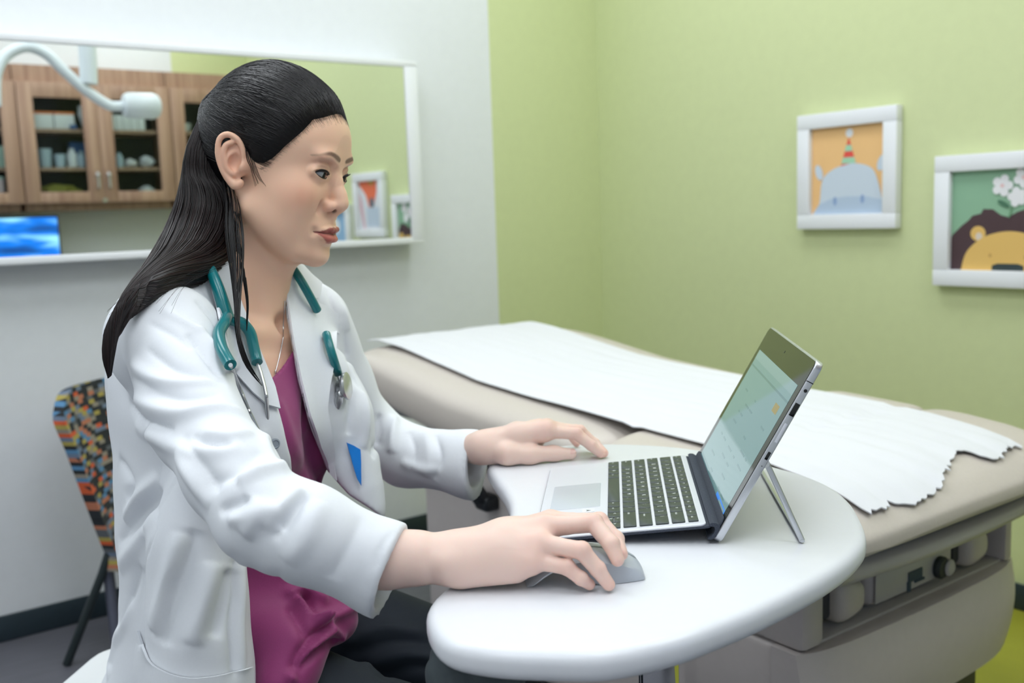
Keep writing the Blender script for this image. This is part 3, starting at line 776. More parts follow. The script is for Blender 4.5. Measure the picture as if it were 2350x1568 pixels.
# keyboard: sloped deck in front of the screen, x from -0.187 to 0
sl = math.atan2(.0165, .187)
MK = Matrix.Translation((-.187, 0, -.0032)) @ Matrix.Rotation(-sl, 4, 'Y')
KL = .1875
b = MB(); b.prism(rrect(0, KL, .001, .299, .007), 0, .0026, m_fab, .0008, 2, MK); kf = b.build('keyboard_underside', LP)
b = MB(); b.prism(rrect(.001, KL-.006, .002, .298, .006), .0024, .0046, m_alu_l, .0008, 2, MK); kd = b.build('keyboard_deck', LP)
b = MB(); rec = rrect(.0775, .1765, .0095, .2905, .002); b.prism(rec, .0044, .0050, mat('deck_inlay', (226, 228, 233), .5, metal=.1), .0002, 1, MK); b.build('key_inlay', kd)
b = MB(); b.prism(rrect(.012, .070, .098, .198, .002), .0044, .0049, mat('trackpad_silver', (204, 209, 217), .4, metal=.2), .0003, 2, MK); b.build('trackpad', kd)
b = MB(); b.prism(rrect(.050, .064, .080, .092, .001), .0044, .0049, m_paper, M=MK); b.prism([(.054, .083), (.060, .086), (.054, .089), (.0555, .086)], .0049, .00495, m_key, M=MK); b.build('deck_sticker', kd)
# flap that folds down to the foot of the screen and up against it
fl = [(-.0035, .0175), (-.001, .0188), (.003, .0185), (.0065, .0165), (.0072, .0125), (.0052, .007), (.001, .0022), (-.002, .0008), (-.0055, .0012), (-.005, .003), (-.0015, .0048), (.001, .008), (.0022, .0115), (.0012, .0145), (-.003, .0152)]
V = [(x, y, z) for y in (.001, .299) for x, z in fl]; k = len(fl)
F = [(j, (j+1) % k, k+(j+1) % k, k+j) for j in range(k)]+[tuple(range(k))[::-1], tuple(k+j for j in range(k))]
o = mesh_obj('hinge_flap', V, F, m_fab, LP); bm = bmesh.new(); bm.from_mesh(o.data); bmesh.ops.recalc_face_normals(bm, faces=bm.faces); bmesh.ops.triangulate(bm, faces=[f for f in bm.faces if len(f.verts) > 4]); bm.to_mesh(o.data); bm.free(); sharp(o, 45)
b = MB(); b.prism(rrect(.002, .298, .0, .026, .006), .0004, .0022, m_fab, .0006, 2, MT); b.build('magnetic_strip', LP)
# keys: rows from the user's side; local y runs to the user's left (0.29 = left end)
ROWS = [  # (x0, height, [(width, legend)...]) widths in key units of 18.4 mm
    (.0790, .0137, [(1.05, 'ctrl'), (1, 'fn'), (1, '#'), (1, 'alt'), (5.1, ''), (1, 'alt'), (1, 'ctrl'), (.9, '<'), (.9, '^|v'), (.9, '>')]),
    (.0960, .0137, [(2.2, 'shift')]+[(1, c) for c in 'ZXCVBNM,./']+[(2.75, 'shift')]),
    (.1130, .0137, [(1.75, 'caps')]+[(1, c) for c in "ASDFGHJKL;'"]+[(2.2, 'enter')]),
    (.1300, .0137, [(1.45, 'tab')]+[(1, c) for c in 'QWERTYUIOP[]']+[(1.5, '\\')]),
    (.1470, .0137, [(1, c) for c in '`1234567890-=']+[(1.95, 'back')]),
    (.1640, .0105, [(1, c) for c in ('esc', 'f1', 'f2', 'f3', 'f4', 'f5', 'f6', 'f7', 'f8', 'f9', 'f10', 'f11', 'f12', 'ins', 'del')])]
for x0, hh, keys in ROWS:
    tot = sum(w for w, _ in keys); unit = .2785/tot; y = .289
    for w, leg in keys:
        y1 = y; y0 = y-unit*w; y = y0; parts = [leg]
        halves = leg.split('|') if '|' in leg and len(leg) > 1 else None
        spans = [(x0+hh/2+.0003, x0+hh, halves[0]), (x0, x0+hh/2-.0003, halves[1])] if halves else [(x0, x0+hh, leg)]
        for xa, xb, L in spans:
            q = MB(); q.prism(rrect(xa, xb, y0+.0007, y1-.0007, .0011, 2), .0050, .0066, m_key, .0004, 1, MK)
            if L:
                sz = .0062 if len(L) == 1 else .0036
                tv, tf = text_mesh(L.upper() if len(L) == 1 else L, sz, 'LEFT')
                ox = xa+(xb-xa)*(.56 if len(L) == 1 and hh > .012 and not halves else .45)
                q.raw([MK @ Vector((ox+v.y, y1-.0026-v.x, .00668)) for v in tv], tf, m_leg)
            q.build('key', kd, auto=None)

# ================================================================== MOUSE (arched wireless mouse)
m_mou = mat('mouse_grey', (186, 192, 199), .4); m_mou2 = mat('mouse_slate', (140, 150, 158), .35)
MOU = thing('computer_mouse', 'slim grey arched wireless mouse under her near hand', 'mouse', M=Matrix.Translation((.062, .921, ZT+.0005)) @ Matrix.Rotation(R(4), 4, 'Z'))
def mouse_shell(w, prof, m, name, parent, n=15, drop=.006, taper=.0):
    V = []; F = []; k = len(prof)
    for (x, zt, zb) in prof:
        f = (x-prof[0][0])/(prof[-1][0]-prof[0][0])
        ww = w*(1-.22*max(0, abs(2*f-1)-.45)**1.5*2.2)
        for side in (0, 1):
            for j in range(n):
                u = -1+2*j/(n-1); u = u if side == 0 else -u
                z = (zt-drop*abs(u)**2.6) if side == 0 else (zb+ .3*drop*abs(u)**3*0)
                z = max(z, zb) if side == 0 else max(0, min(z, zt-drop*abs(u)**2.6))
                V.append((x, ww*u, z))
    m2 = 2*n
    for i in range(k-1):
        for j in range(m2): F.append((i*m2+j, i*m2+(j+1) % m2, (i+1)*m2+(j+1) % m2, (i+1)*m2+j))
    F.append(tuple(range(m2-1, -1, -1))); F.append(tuple((k-1)*m2+j for j in range(m2)))
    o = mesh_obj(name, V, F, m, parent)
    bm = bmesh.new(); bm.from_mesh(o.data); bmesh.ops.recalc_face_normals(bm, faces=bm.faces); bm.to_mesh(o.data); bm.free()
    sharp(o, 60)
    return o
prof = [(-.058, .003, .0), (-.052, .0075, .001), (-.042, .0165, .009), (-.030, .024, .0165), (-.018, .0275, .0185), (-.008, .0285, .013), (.0, .0283, .004), (.010, .0275, .0), (.022, .0255, .0), (.034, .022, .0), (.044, .0175, .0), (.050, .0135, .0), (.054, .008, .001)]
mouse_shell(.0285, prof, m_mou, 'mouse_body', MOU)
b = MB(); V = [(x, y, np.interp(x, [q[0] for q in prof], [q[1] for q in prof])+.0004) for x in np.linspace(.006, .050, 12) for y in (-.0016, .0016)]
b.raw(V, [(2*i, 2*i+1, 2*i+3, 2*i+2) for i in range(11)], m_mou2); b.build('scroll_strip', MOU)

# ================================================================== small patterned chair and stool
CH = thing('child_chair', 'small chair with a multicoloured dash-pattern back against the white wall', 'chair', M=RT(-1.96, -.23, 0, R(46)))
m_pat = bpy.data.materials.new('dash_pattern_fabric'); m_pat.use_nodes = True
n, l, bb = nodes_of(m_pat); bb.inputs['Roughness'].default_value = .8
tc = n.new('ShaderNodeTexCoord'); sp = n.new('ShaderNodeSeparateXYZ'); l.new(tc.outputs['Object'], sp.inputs[0])
def mth(op, a, b2=None):
    q = n.new('ShaderNodeMath'); q.operation = op
    for i, v in enumerate((a, b2)):
        if v is None: continue
        if isinstance(v, (int, float)): q.inputs[i].default_value = v
        else: l.new(v, q.inputs[i])
    return q.outputs[0]
row = mth('FLOOR', mth('MULTIPLY', sp.outputs['Z'], 95.))
off = n.new('ShaderNodeTexWhiteNoise'); off.noise_dimensions = '1D'; l.new(row, off.inputs['W'])
col = mth('FLOOR', mth('ADD', mth('MULTIPLY', sp.outputs['X'], 40.), mth('MULTIPLY', off.outputs['Value'], 7.)))
cb = n.new('ShaderNodeCombineXYZ'); l.new(row, cb.inputs[0]); l.new(col, cb.inputs[1])
wn = n.new('ShaderNodeTexWhiteNoise'); wn.noise_dimensions = '3D'; l.new(cb.outputs[0], wn.inputs['Vector'])
rp = n.new('ShaderNodeValToRGB'); rp.color_ramp.interpolation = 'CONSTANT'; e = rp.color_ramp.elements
cols = [(34, 38, 42), (214, 96, 54), (40, 44, 48), (150, 142, 128), (40, 44, 48), (112, 128, 150), (176, 160, 82), (34, 38, 42), (190, 120, 90), (96, 100, 104), (90, 140, 180)]
e[0].position = 0; e[0].color = (*lin(cols[0]), 1); e[1].position = 1/len(cols); e[1].color = (*lin(cols[1]), 1)
for k in range(2, len(cols)): q = e.new(k/len(cols)); q.color = (*lin(cols[k]), 1)
l.new(wn.outputs['Value'], rp.inputs['Fac']); l.new(rp.outputs['Color'], bb.inputs['Base Color'])
def shell(name, fn, nu, nv, th, m, parent):
    """thin curved panel: fn(u,v) -> (point, normal)"""
    V = []; F = []
    for s in (0, 1):
        for i in range(nu):
            for j in range(nv):
                p, q = fn(i/(nu-1), j/(nv-1)); V.append(Vector(p)+Vector(q)*(th*(.5-s)))
    N = nu*nv
    for i in range(nu-1):
        for j in range(nv-1):
            a = i*nv+j; q = (a, a+nv, a+nv+1, a+1); F.append(q); F.append(tuple(N+z for z in q[::-1]))
    ring = [i*nv for i in range(nu)]+[(nu-1)*nv+j for j in range(1, nv)]+[i*nv+nv-1 for i in range(nu-2, -1, -1)]+[j for j in range(nv-2, 0, -1)]
    for a, c in zip(ring, ring[1:]+ring[:1]): F.append((a, N+a, N+c, c))
    o = mesh_obj(name, V, F, m, parent)
    bm = bmesh.new(); bm.from_mesh(o.data); bmesh.ops.recalc_face_normals(bm, faces=bm.faces); bm.to_mesh(o.data); bm.free(); sharp(o, 50)
    return o
def back_fn(u, v):
    x = (2*u-1); z = .25+.455*v; hw = .105+.075*v**.8
    rc = max(0, v-.86)/.14; hw *= (1-.16*rc**2.2)
    z -= .03*abs(x)**4*max(0, (v-.7)/.3)
    return (hw*x, -.055+.085*v-.03*x*x, z), (.15*x, -1, .2)
shell('backrest', back_fn, 21, 25, .032, m_pat, CH)
m_frame_dk = mat('chair_frame_dark', (34, 44, 46), .4); m_frame_st = mat('chair_leg_grey', (120, 124, 140), .35, metal=.5)
def seat_fn(u, v):
    return ((2*u-1)*.115, -.06-.27*v, .265-.012*math.sin(v*math.pi)), (0, 0, 1)
shell('seat', seat_fn, 13, 13, .035, m_pat, CH)
for x in (-.115, .115):
    b = MB(); b.tube([(x*.9, -.07, .30), (x, -.05, .24), (x*1.12, .06, .004)], .011, m_frame_dk, 12); b.build('leg', CH)
    b = MB(); b.tube([(x*1.02+.03, -.05, .245), (x*1.02+.033, -.055, .0)], .014, m_frame_st, 14); b.ball((x*1.02+.03, -.05, .248), .017, m_chrome, 12); b.build('leg', CH)['label'] = 'grey metal leg'
# stool: seat height 0.46
ST = thing('stool', 'white square-cornered stool the woman sits on', 'stool', M=Matrix.Translation((-.500, 1.290, 0)) @ Matrix.Rotation(R(-6), 4, 'Z'))
b = MB(); b.prism(rrect(-.192, .192, -.21, .21, .05, 6), .395, .444, mat('stool_vinyl', (236, 238, 240), .4), .018, 4); b.build('seat', ST)
b = MB(); b.lathe([(.028, .08), (.028, .396)], m_chrome, n=28); b.build('post', ST)
for k in range(5):
    A = 2*math.pi*k/5; b = MB(); ex_, ey_ = .24*math.cos(A), .24*math.sin(A)
    b.tube([(0, 0, .10), (ex_*.6, ey_*.6, .085), (ex_, ey_, .062)], [.022, .017, .014], m_chrome, 12); leg = b.build('leg', ST)
    b = MB(); b.tube([(ex_-.01*math.sin(A), ey_+.01*math.cos(A), .027), (ex_+.01*math.sin(A), ey_-.01*math.cos(A), .027)], .0265, m_blk, 18); b.build('caster', leg)
# ================================================================== THE WOMAN
DBG = os.environ.get('DBG', '')
def rot_zyx(y, p, r):
    return np.array((Matrix.Rotation(y, 3, 'Z') @ Matrix.Rotation(p, 3, 'Y') @ Matrix.Rotation(r, 3, 'X')))
HM = rot_zyx(R(-15.7), R(12.3), R(-2.6)); HP = np.array([-.289, 1.265, 1.164])
def h2w(p): return np.asarray(p, float) @ HM.T + HP
def w2h(p): return (np.asarray(p, float)-HP) @ HM
TO, TF, TLv = np.array([-.3125, 1.25, 0]), np.array([.939, -.345, 0]), np.array([.345, .939, 0])
TM = np.array([TF, TLv, [0, 0, 1]]).T
def T(a, b, z): return TO+TF*a+TLv*b+np.array([0, 0, z])
WOM = thing('person', 'person in a white lab coat over a magenta top, seated, one hand on the mouse', 'person', loc=(-.42, 1.25, 0))
def wo(name, V, F, m, parent=None, fmat=None, auto=None, smooth=True):
    """link a mesh given in world coordinates as a part of the woman"""
    o = mesh_obj(name, np.asarray(V, float), F, m, parent or WOM, smooth, fmat, auto)
    o.matrix_parent_inverse = (parent or WOM).matrix_world.inverted() if parent is None else Matrix.Identity(4)
    return o
m_skin = bpy.data.materials.new('skin'); m_skin.use_nodes = True
n, l, bb = nodes_of(m_skin)
bb.inputs['Roughness'].default_value = .40; bb.inputs['Specular IOR Level'].default_value = .35
bb.inputs['Subsurface Weight'].default_value = .25; bb.inputs['Subsurface Radius'].default_value = (1, .38, .22); bb.inputs['Subsurface Scale'].default_value = .006
at = n.new('ShaderNodeAttribute'); at.attribute_name = 'tone'; l.new(at.outputs['Color'], bb.inputs['Base Color'])
tc = n.new('ShaderNodeTexCoord'); nz = n.new('ShaderNodeTexNoise'); nz.inputs['Scale'].default_value = 900; nz.inputs['Detail'].default_value = 3
bp = n.new('ShaderNodeBump'); bp.inputs['Strength'].default_value = .08; bp.inputs['Distance'].default_value = .0006
l.new(tc.outputs['Object'], nz.inputs['Vector']); l.new(nz.outputs['Fac'], bp.inputs['Height']); l.new(bp.outputs['Normal'], bb.inputs['Normal'])
SKIN = np.array(lin((242, 199, 170)))

EYEC = np.array([.0695, .0292, .0068]); RLID = .0146
def lid_v(s):                      # s: -1 inner .. 1 outer ; upper and lower lid angles
    q = np.clip(1-np.abs(s)**2.2, 0, 1)
    base = R(-3)+R(5.5)*s
    return base+R(19.5)*q**.75, base-R(17)*q**.8
U_IN, U_OUT = R(43), R(66)
def u_of_s(s): return -U_IN+(s+1)/2*(U_IN+U_OUT)      # positive = outward
LIPU = [(.0775, .0250, -.0632), (.0862, .0165, -.0596), (.0908, .0080, -.0578), (.0916, 0, -.0590)]; LIPUR = [.0010, .0026, .0033, .0032]
LIPL = [(.0775, .0240, -.0642), (.0855, .0155, -.0685), (.0898, .0075, -.0706), (.0908, 0, -.0709)]; LIPLR = [.0010, .0034, .0046, .0049]
def mirr(p, sg): return [(q[0], q[1]*sg, q[2]) for q in p]
def build_head(h=.00125):
    G = Field((-.118, -.115, -.285), (.122, .115, .125), h)
    iM = HM.T                        # columns of world axes in head coordinates
    tm = iM @ TM
    W = lambda a, b, z: w2h(T(a, b, z))
    G.ell((-.006, 0, .034), (.090, .071, .076), 0)
    G.ell((.028, 0, .044), (.060, .061, .054), .02)
    G.ell((.025, 0, -.020), (.0575, .0585, .068), .02)
    G.ell((.030, 0, -.068), (.050, .046, .040), .02)
    G.ell((.0715, 0, -.0925), (.0175, .020, .0165), .016)
    for sg in (-1, 1):
        G.ell((.050, .036*sg, -.022), (.029, .0235, .025), .018)
        G.cone((.006, .0500*sg, -.050), (.052, .026*sg, -.0885), .0165, .016, .018)
        G.ell((.0765, .023*sg, .0275), (.0120, .021, .0078), .012); G.ell((.036, .0375*sg, -.050), (.030, .0185, .030), .022)
    # neck and chest
    G.cone((-.024, 0, -.045), W(-.034, 0, .975), .042, .050, .020)
    G.cone((.016, 0, -.088), W(-.012, 0, .972), .026, .032, .022)
    G.ell(W(-.048, 0, .855), (.100, .150, .150), .03, tm)
    for sg in (-1, 1):
        G.cone(W(-.036, .030*sg, 1.035), W(-.05, .13*sg, .975), .036, .045, .03)
        G.cone((-.016, .044*sg, -.035), W(.006, .014*sg, .968), .012, .009, .016)
        G.cone(W(.020, .016*sg, .960), W(-.006, .115*sg, .982), .0065, .007, .022)
    G.ell(W(.030, 0, .972), (.012, .010, .010), .014, tm, '-')
    # eye sockets, lids
    for sg in (-1, 1):
        G.ell((.089, .029*sg, .0075), (.0135, .0165, .0105), .013, None, '-')
        c = EYEC*np.array([1, sg, 1])
        G.ell(c, RLID, .0055)
        G.cone((.0775, .0165*sg, .006), (.0735, .043*sg, .0085), .0045, .0045, .006)
        # fold above the upper lid
        sv = np.linspace(-.9, 1.05, 9); fold = []
        for s in sv:
            vu, _ = lid_v(np.clip(s, -1, 1)); u = u_of_s(s)*sg; v = vu+R(26)
            fold.append(c+ (RLID+.0005)*np.array([math.cos(v)*math.cos(u), math.cos(v)*math.sin(u), math.sin(v)]))
        G.chain(fold, [.0016]*9, .003)
        def cut(X, Y, Z, c=c, sg=sg):
            x, y, z = X-c[0], (Y-c[1])*sg, Z-c[2]
            rho = np.sqrt(x*x+y*y); r = np.sqrt(rho*rho+z*z)
            u = np.arctan2(y, x); v = np.arctan2(z, rho)
            s = (u+U_IN)/(U_IN+U_OUT)*2-1; vu, vl = lid_v(s)
            d = np.maximum(RLID*np.maximum(v-vu, vl-v), .0108-r)
            d = np.maximum(d, RLID*.8*(np.abs(s)-1)); d = np.maximum(d, r-.024)
            return np.maximum(d, -x)
        G.func(c-.02, c+np.array([.025, .02, .02]), cut, .0012, '-')
    # nose
    G.chain([(.0775, 0, .017), (.0840, 0, .001), (.0915, 0, -.015), (.0965, 0, -.0240)], [.0066, .0067, .0073, .0083], .009)
    G.ell((.0905, 0, -.0280), (.0118, .0108, .0076), .005)
    for sg in (-1, 1):
        G.ell((.0860, .0135*sg, -.0305), (.0085, .0062, .0068), .0045)
        G.ell((.0790, .0235*sg, -.034), (.005, .003, .008), .006, None, '-')
    G.cone((.0945, 0, -.0335), (.0865, 0, -.0410), .0042, .005, .004)
    for sg in (-1, 1): G.cone((.0925, .0085*sg, -.0395), (.0890, .0070*sg, -.0300), .0037, .0026, .0012, '-')
    # mouth
    G.ell((.069, 0, -.0615), (.0215, .029, .0235), .012)
    G.cone((.0935, 0, -.045), (.0955, 0, -.0545), .0022, .0026, .003, '-')
    for sg in (-1, 1):
        G.chain(mirr(LIPU, sg), LIPUR, .0030); G.chain(mirr(LIPL, sg), LIPLR, .0032)
        G.chain(mirr([(.0785, .0255, -.0638), (.0895, .0158, -.0640), (.0950, .0075, -.0634), (.0962, 0, -.0646)], sg), [.0004, .0008, .0009, .0009], .0016, '-')
        G.ell((.0800, .0285*sg, -.0635), (.003, .003, .004), .006, None, '-')
    G.ell((.0945, 0, -.0815), (.006, .018, .005), .008, None, '-')
    # ears
    for sg in (-1, 1):
        A = np.array([.906, -.423*sg, 0]); Bv = np.array([-.17, .10*sg, .98]); Bv /= np.linalg.norm(Bv); Nn = np.array([.423, .906*sg, 0])
        E0 = np.array([-.013, .0775*sg, .001])
        P = lambda a, b2, c2=0.: E0+A*a+Bv*b2+Nn*c2
        Me = np.stack([A, Bv, Nn], 1)
        G.ell(P(.001, .002, -.003), (.0145, .027, .0042), .004, Me)
        G.cone(P(.008, 0, -.008), P(.000, 0, -.006), .014, .012, .006)
        rim = [(.0095, .003, .001), (.0125, .014, .002), (.0075, .027, .002), (-.004, .0315, .001), (-.0140, .0245, 0), (-.0175, .008, 0), (-.0145, -.008, 0), (-.0075, -.0195, 0), (.0005, -.0265, .0), (.0065, -.0225, .0)]
        rim = spline(rim, 4); G.chain([P(*q) for q in rim], np.interp(np.linspace(0, 9, len(rim)), range(10), [.0024, .0028, .0031, .0031, .0030, .0028, .0028, .0036, .0052, .0045]), .002)
        G.ell(P(.0015, .0, .004), (.0078, .0115, .0075), .003, Me, '-')
        ah = spline([(.001, .0235, .0012), (-.0075, .0180, .0016), (-.0105, .006, .0016), (-.0085, -.0075, .0012), (-.001, -.0145, .001)], 4)
        G.chain([P(*q) for q in ah], [.0024]*len(ah), .003)
        G.ell(P(.0105, -.004, .002), (.004, .0055, .0045), .003, Me)
    V, F = G.mesh()
    V = relax(V, F, 1, .35)
    return V, F
def skin_tone(V):
    """V in head coordinates -> colours of the skin, lips and brows"""
    col = np.repeat(SKIN[None], len(V), 0)
    def mix(c, w):
        w = np.clip(w, 0, 1)[:, None]; col[:] = col*(1-w)+np.array(lin(c))[None]*w
    fz = V[:, 0] > .02
    for sg in (-1, 1):
        d = np.linalg.norm((V-np.array([.062, .047*sg, -.024]))/np.array([.03, .022, .02]), axis=1); mix((224, 150, 120), .5*np.exp(-d*d*1.3)*fz)
        d = np.linalg.norm((V-np.array([.080, .030*sg, .020]))/np.array([.02, .020, .0085]), axis=1); mix((186, 126, 112), .55*np.exp(-d*d*1.5)*fz)
        d = np.linalg.norm((V-np.array([.090, .012*sg, -.034]))/np.array([.014, .008, .008]), axis=1); mix((228, 168, 154), .4*np.exp(-d*d)*fz)
        d = np.linalg.norm((V-np.array([-.014, .078*sg, .005]))/np.array([.02, .02, .03]), axis=1); mix((232, 172, 148), .55*np.exp(-d*d*.8))
        pass
    ay = np.abs(V[:, 1]); zu = np.interp(ay, [0, .005, .012, .020, .0258], [-.0556, -.0542, -.0560, -.0604, -.0640]); zl = np.interp(ay, [0, .008, .016, .022, .0258], [-.0768, -.0760, -.0718, -.0668, -.0641])
    zm = np.interp(ay, [0, .008, .016, .0255], [-.0646, -.0636, -.0639, -.0638]); lm = (V[:, 0] > .070)*(ay < .0256)
    w = np.clip(np.minimum(zu-V[:, 2], V[:, 2]-zl)/.0009+.4, 0, 1)*lm
    mix((184, 98, 90), w*(V[:, 2] < zm)*.92); mix((160, 82, 78), w*(V[:, 2] >= zm)*.92); mix((92, 40, 40), np.clip((.0010-np.abs(V[:, 2]-zm))/.0007, 0, 1)*lm*.8)
    for sg in (-1, 1):
        brow = spline([(.0885, .0095*sg, .0265), (.0865, .020*sg, .0295), (.0815, .031*sg, .0318), (.0735, .0405*sg, .0300), (.067, .047*sg, .0265)], 8)
        d, t = poly_dist(V*np.array([.15, 1, 1]), np.array(brow)*np.array([.15, 1, 1])); wd = np.interp(t, [0, .15, .5, 1], [.0024, .0031, .0026, .0008])
        mix((96, 66, 58), np.clip((wd+.0010-d)/.0018, 0, 1)*np.interp(t, [0, .5, 1], [.85, .88, .7])*fz)
    for sg in (-1, 1):
        d = np.linalg.norm(V-np.array([.0905, .0078*sg, -.0355]), axis=1); mix((70, 34, 28), np.clip((.0046-d)/.0016, 0, 1)*.85)  # shade inside the nostrils painted into the skin colour
    return col
HV, HF = build_head(.0016 if 'fast' in DBG else .0012)
HN = vnormals(HV, HF)
HCOL = skin_tone(HV)
HVW = h2w(HV)
# eyes
m_scl = mat('eye_white', (186, 188, 193), .2, coat=.3); m_iris = mat('iris_brown', (16, 10, 9), .5, spec=.2); m_pup = mat('pupil', (4, 4, 5), .1, coat=.4)
gaze_t = np.array([.30, 1.20, .90])
for sg, nm in ((-1, 'near'), (1, 'far')):
    c = h2w(EYEC*np.array([1, sg, 1])); g = Vector(gaze_t-c).normalized()
    u = g.cross(Vector((0, 0, 1))).normalized(); v = u.cross(g); re = .01235
    V = []; F = []; fm = []; rings = np.concatenate([[R(.01), R(4), R(9.5), R(10.5), R(20), R(30.5), R(31.5)], np.linspace(R(34), R(179.5), 16)]); nn_ = 32
    for a in rings:
        bul = 1+.035*max(0, 1-(a/R(33))**2)
        for j in range(nn_):
            b_ = 2*math.pi*j/nn_; V.append(Vector(c)+(g*math.cos(a)+(u*math.cos(b_)+v*math.sin(b_))*math.sin(a))*re*bul)
    for i in range(len(rings)-1):
        for j in range(nn_):
            F.append((i*nn_+j, i*nn_+(j+1) % nn_, (i+1)*nn_+(j+1) % nn_, (i+1)*nn_+j)); fm.append(2 if i < 2 else (1 if i < 5 else 0))
    F.append(tuple(range(nn_-1, -1, -1))); fm.append(2)
    wo('eye', V, F, [m_scl, m_iris, m_pup], fmat=fm)
m_lash = mat('eyelash_dark', (24, 18, 18), .5)
for sg in (-1, 1):
    c = EYEC*np.array([1, sg, 1]); b = MB(); up = []; rr = random.Random(11)
    def pt(s, v, r_): 
        u = u_of_s(s)*sg; return h2w(c+r_*np.array([math.cos(v)*math.cos(u), math.cos(v)*math.sin(u), math.sin(v)]))
    ss = np.linspace(-.92, 1.03, 16)
    b.tube([pt(s, lid_v(np.clip(s, -1, 1))[0]-R(1.0), RLID-.0001) for s in ss], [.0004+.0013*max(0, 1-abs(s-.15)**2.5/1.6) for s in ss], m_lash, 6)
    b.tube([pt(s, lid_v(np.clip(s, -1, 1))[1]+R(.3), RLID-.0003) for s in ss], [.0003+.0005*max(0, 1-abs(s)) for s in ss], m_lash, 5)
    for k in range(80):
        s = -.8+1.8*k/79; v0 = lid_v(np.clip(s, -1, 1))[0]-R(1); ln = (.0030+.0030*max(0, s))*rr.uniform(.8, 1.1)
        a = pt(s, v0, RLID); m1 = pt(s+.05, v0-R(2), RLID+ln*.6); e_ = pt(s+.13, v0+R(3), RLID+ln)
        b.tube([a, m1, e_], [.00018, .00014, .00005], m_lash, 4)
    b.build('eyelashes', WOM).matrix_parent_inverse = WOM.matrix_world.inverted()
# ------------------------------------------------------------------ torso: top, lab coat
def torso(G, inf, k=.03, arms=True, low=True):
    I = inf
    G.ell(T(-.048, 0, .865), (.100+I, .145+I, .155+I), .01, TM)
    for sg in (-1, 1): G.ell(T(.018, .068*sg, .845), (.052+I, .058+I, .062+I), .035, TM)
    G.ell(T(-.075, 0, .70), (.100+I, .138+I, .15+I), .05, TM)
    G.ell(T(-.066, .008, .575), (.115+I, .155+I, .125+I), .05, TM)
    for sg in (-1, 1): G.cone(T(-.036, .030*sg, 1.030), T(-.052, .122*sg, .982 if sg < 0 else .975), .036+I, .044+I, .03)
    G.cone(T(-.05, -.132, .962), T(-.05, .132, .962), .046+I, .046+I, .03)
def mask_depth(poly_px):
    """inside test of points projected on the photograph plane"""
    P = np.asarray(poly_px, float)
    def fn(q):
        x, y = q[:, 0], q[:, 1]; ins = np.zeros(len(x), bool); j = len(P)-1
        for i in range(len(P)):
            a, b_ = P[i], P[j]; c = ((a[1] > y) != (b_[1] > y)) & (x < (b_[0]-a[0])*(y-a[1])/(b_[1]-a[1]+1e-12)+a[0]); ins ^= c; j = i
        return ins
    return fn
# arms (near = her right, on the mouse; far = her left)
def pxc(L): return [at_y(x, y, Y) for x, y, Y in L]
ARMN = pxc([(390, 768, 1.105), (458, 975, 1.005), (531, 1090, .935), (604, 1182, .898), (700, 1222, .892), (893, 1310, .905), (1010, 1365, .92)])
ARMF = pxc([(728, 732, 1.395), (785, 880, 1.45), (848, 990, 1.485), (930, 1045, 1.46), (1088, 1066, 1.40), (1180, 1075, 1.37)])
m_top = add_noise(mat('magenta_knit', (150, 52, 112), .62, sheen=.25), 700, .05, .12, dist=.0006)
m_coat = add_noise(mat('coat_white_cotton', (234, 237, 242), .72), 320, .008, .10, dist=.0006)
NECK_PX = [(470, 960), (560, 918), (600, 888), (621, 871), (646, 845), (671, 808), (690, 780), (720, 742), (900, 600), (900, 400), (380, 400), (380, 960)]
def px_cut(G, poly, lo, hi, fmin, keep=None):
    poly = np.asarray(poly, float); inside = mask_depth(poly)
    def fn(X, Y, Z):
        sh = np.broadcast_shapes(X.shape, Y.shape, Z.shape)
        q = np.stack([np.broadcast_to(a, sh).ravel() for a in (X, Y, Z)], 1).astype(np.float64)
        f = (q-TO) @ TF; out = np.full(len(q), .05); m_ = f > fmin; P = project(q[m_]); d = np.full(len(P), 1e9)
        for i in range(len(poly)):
            A, B_ = poly[i], poly[(i+1) % len(poly)]; ba = B_-A; u = np.clip(((P-A)@ba)/max(ba@ba, 1e-9), 0, 1); d = np.minimum(d, np.linalg.norm(P-A-u[:, None]*ba, axis=1))
        d = np.where(inside(P), -d, d)*(q[m_, 1]/FOC)
        out[m_] = np.maximum(d, -keep(q[m_])) if keep else d
        return out.reshape(sh).astype(np.float32)
    G.func(lo, hi, fn, .0015, '-')
def build_top(h=.004):
    G = Field((-.56, .98, .47), (-.10, 1.50, 1.02), h)
    torso(G, .006)
    # neckline: outline on the photograph, cut through the front half only
    px_cut(G, NECK_PX, (-.56, .98, .80), (-.10, 1.50, 1.04), -.07)
    G.ell(T(-.05, 0, 1.05), (.10, .085, .09), .006, TM, '-')
    G.chain([T(-.02, -.03, .70), at_y(715, 1400, 1.20), at_y(762, 1424, 1.20)], [.092, .044, .026], .035); G.chain([T(-.03, -.06, .62), at_y(672, 1490, 1.14), at_y(650, 1560, 1.12)], [.085, .036, .034], .03)
    return G.mesh()
SV, SF = build_top(.005 if 'fast' in DBG else .0035)
SN = vnormals(SV, SF)
SV = SV+SN*(.0022*np.sin(SV[:, 2]*70+SV[:, 1]*40)*np.clip((.74-SV[:, 2])/.1, 0, 1))[:, None]
_sb = bvh_of(SV, SF); SN = vnormals(SV, SF); _w = np.zeros(len(SV))
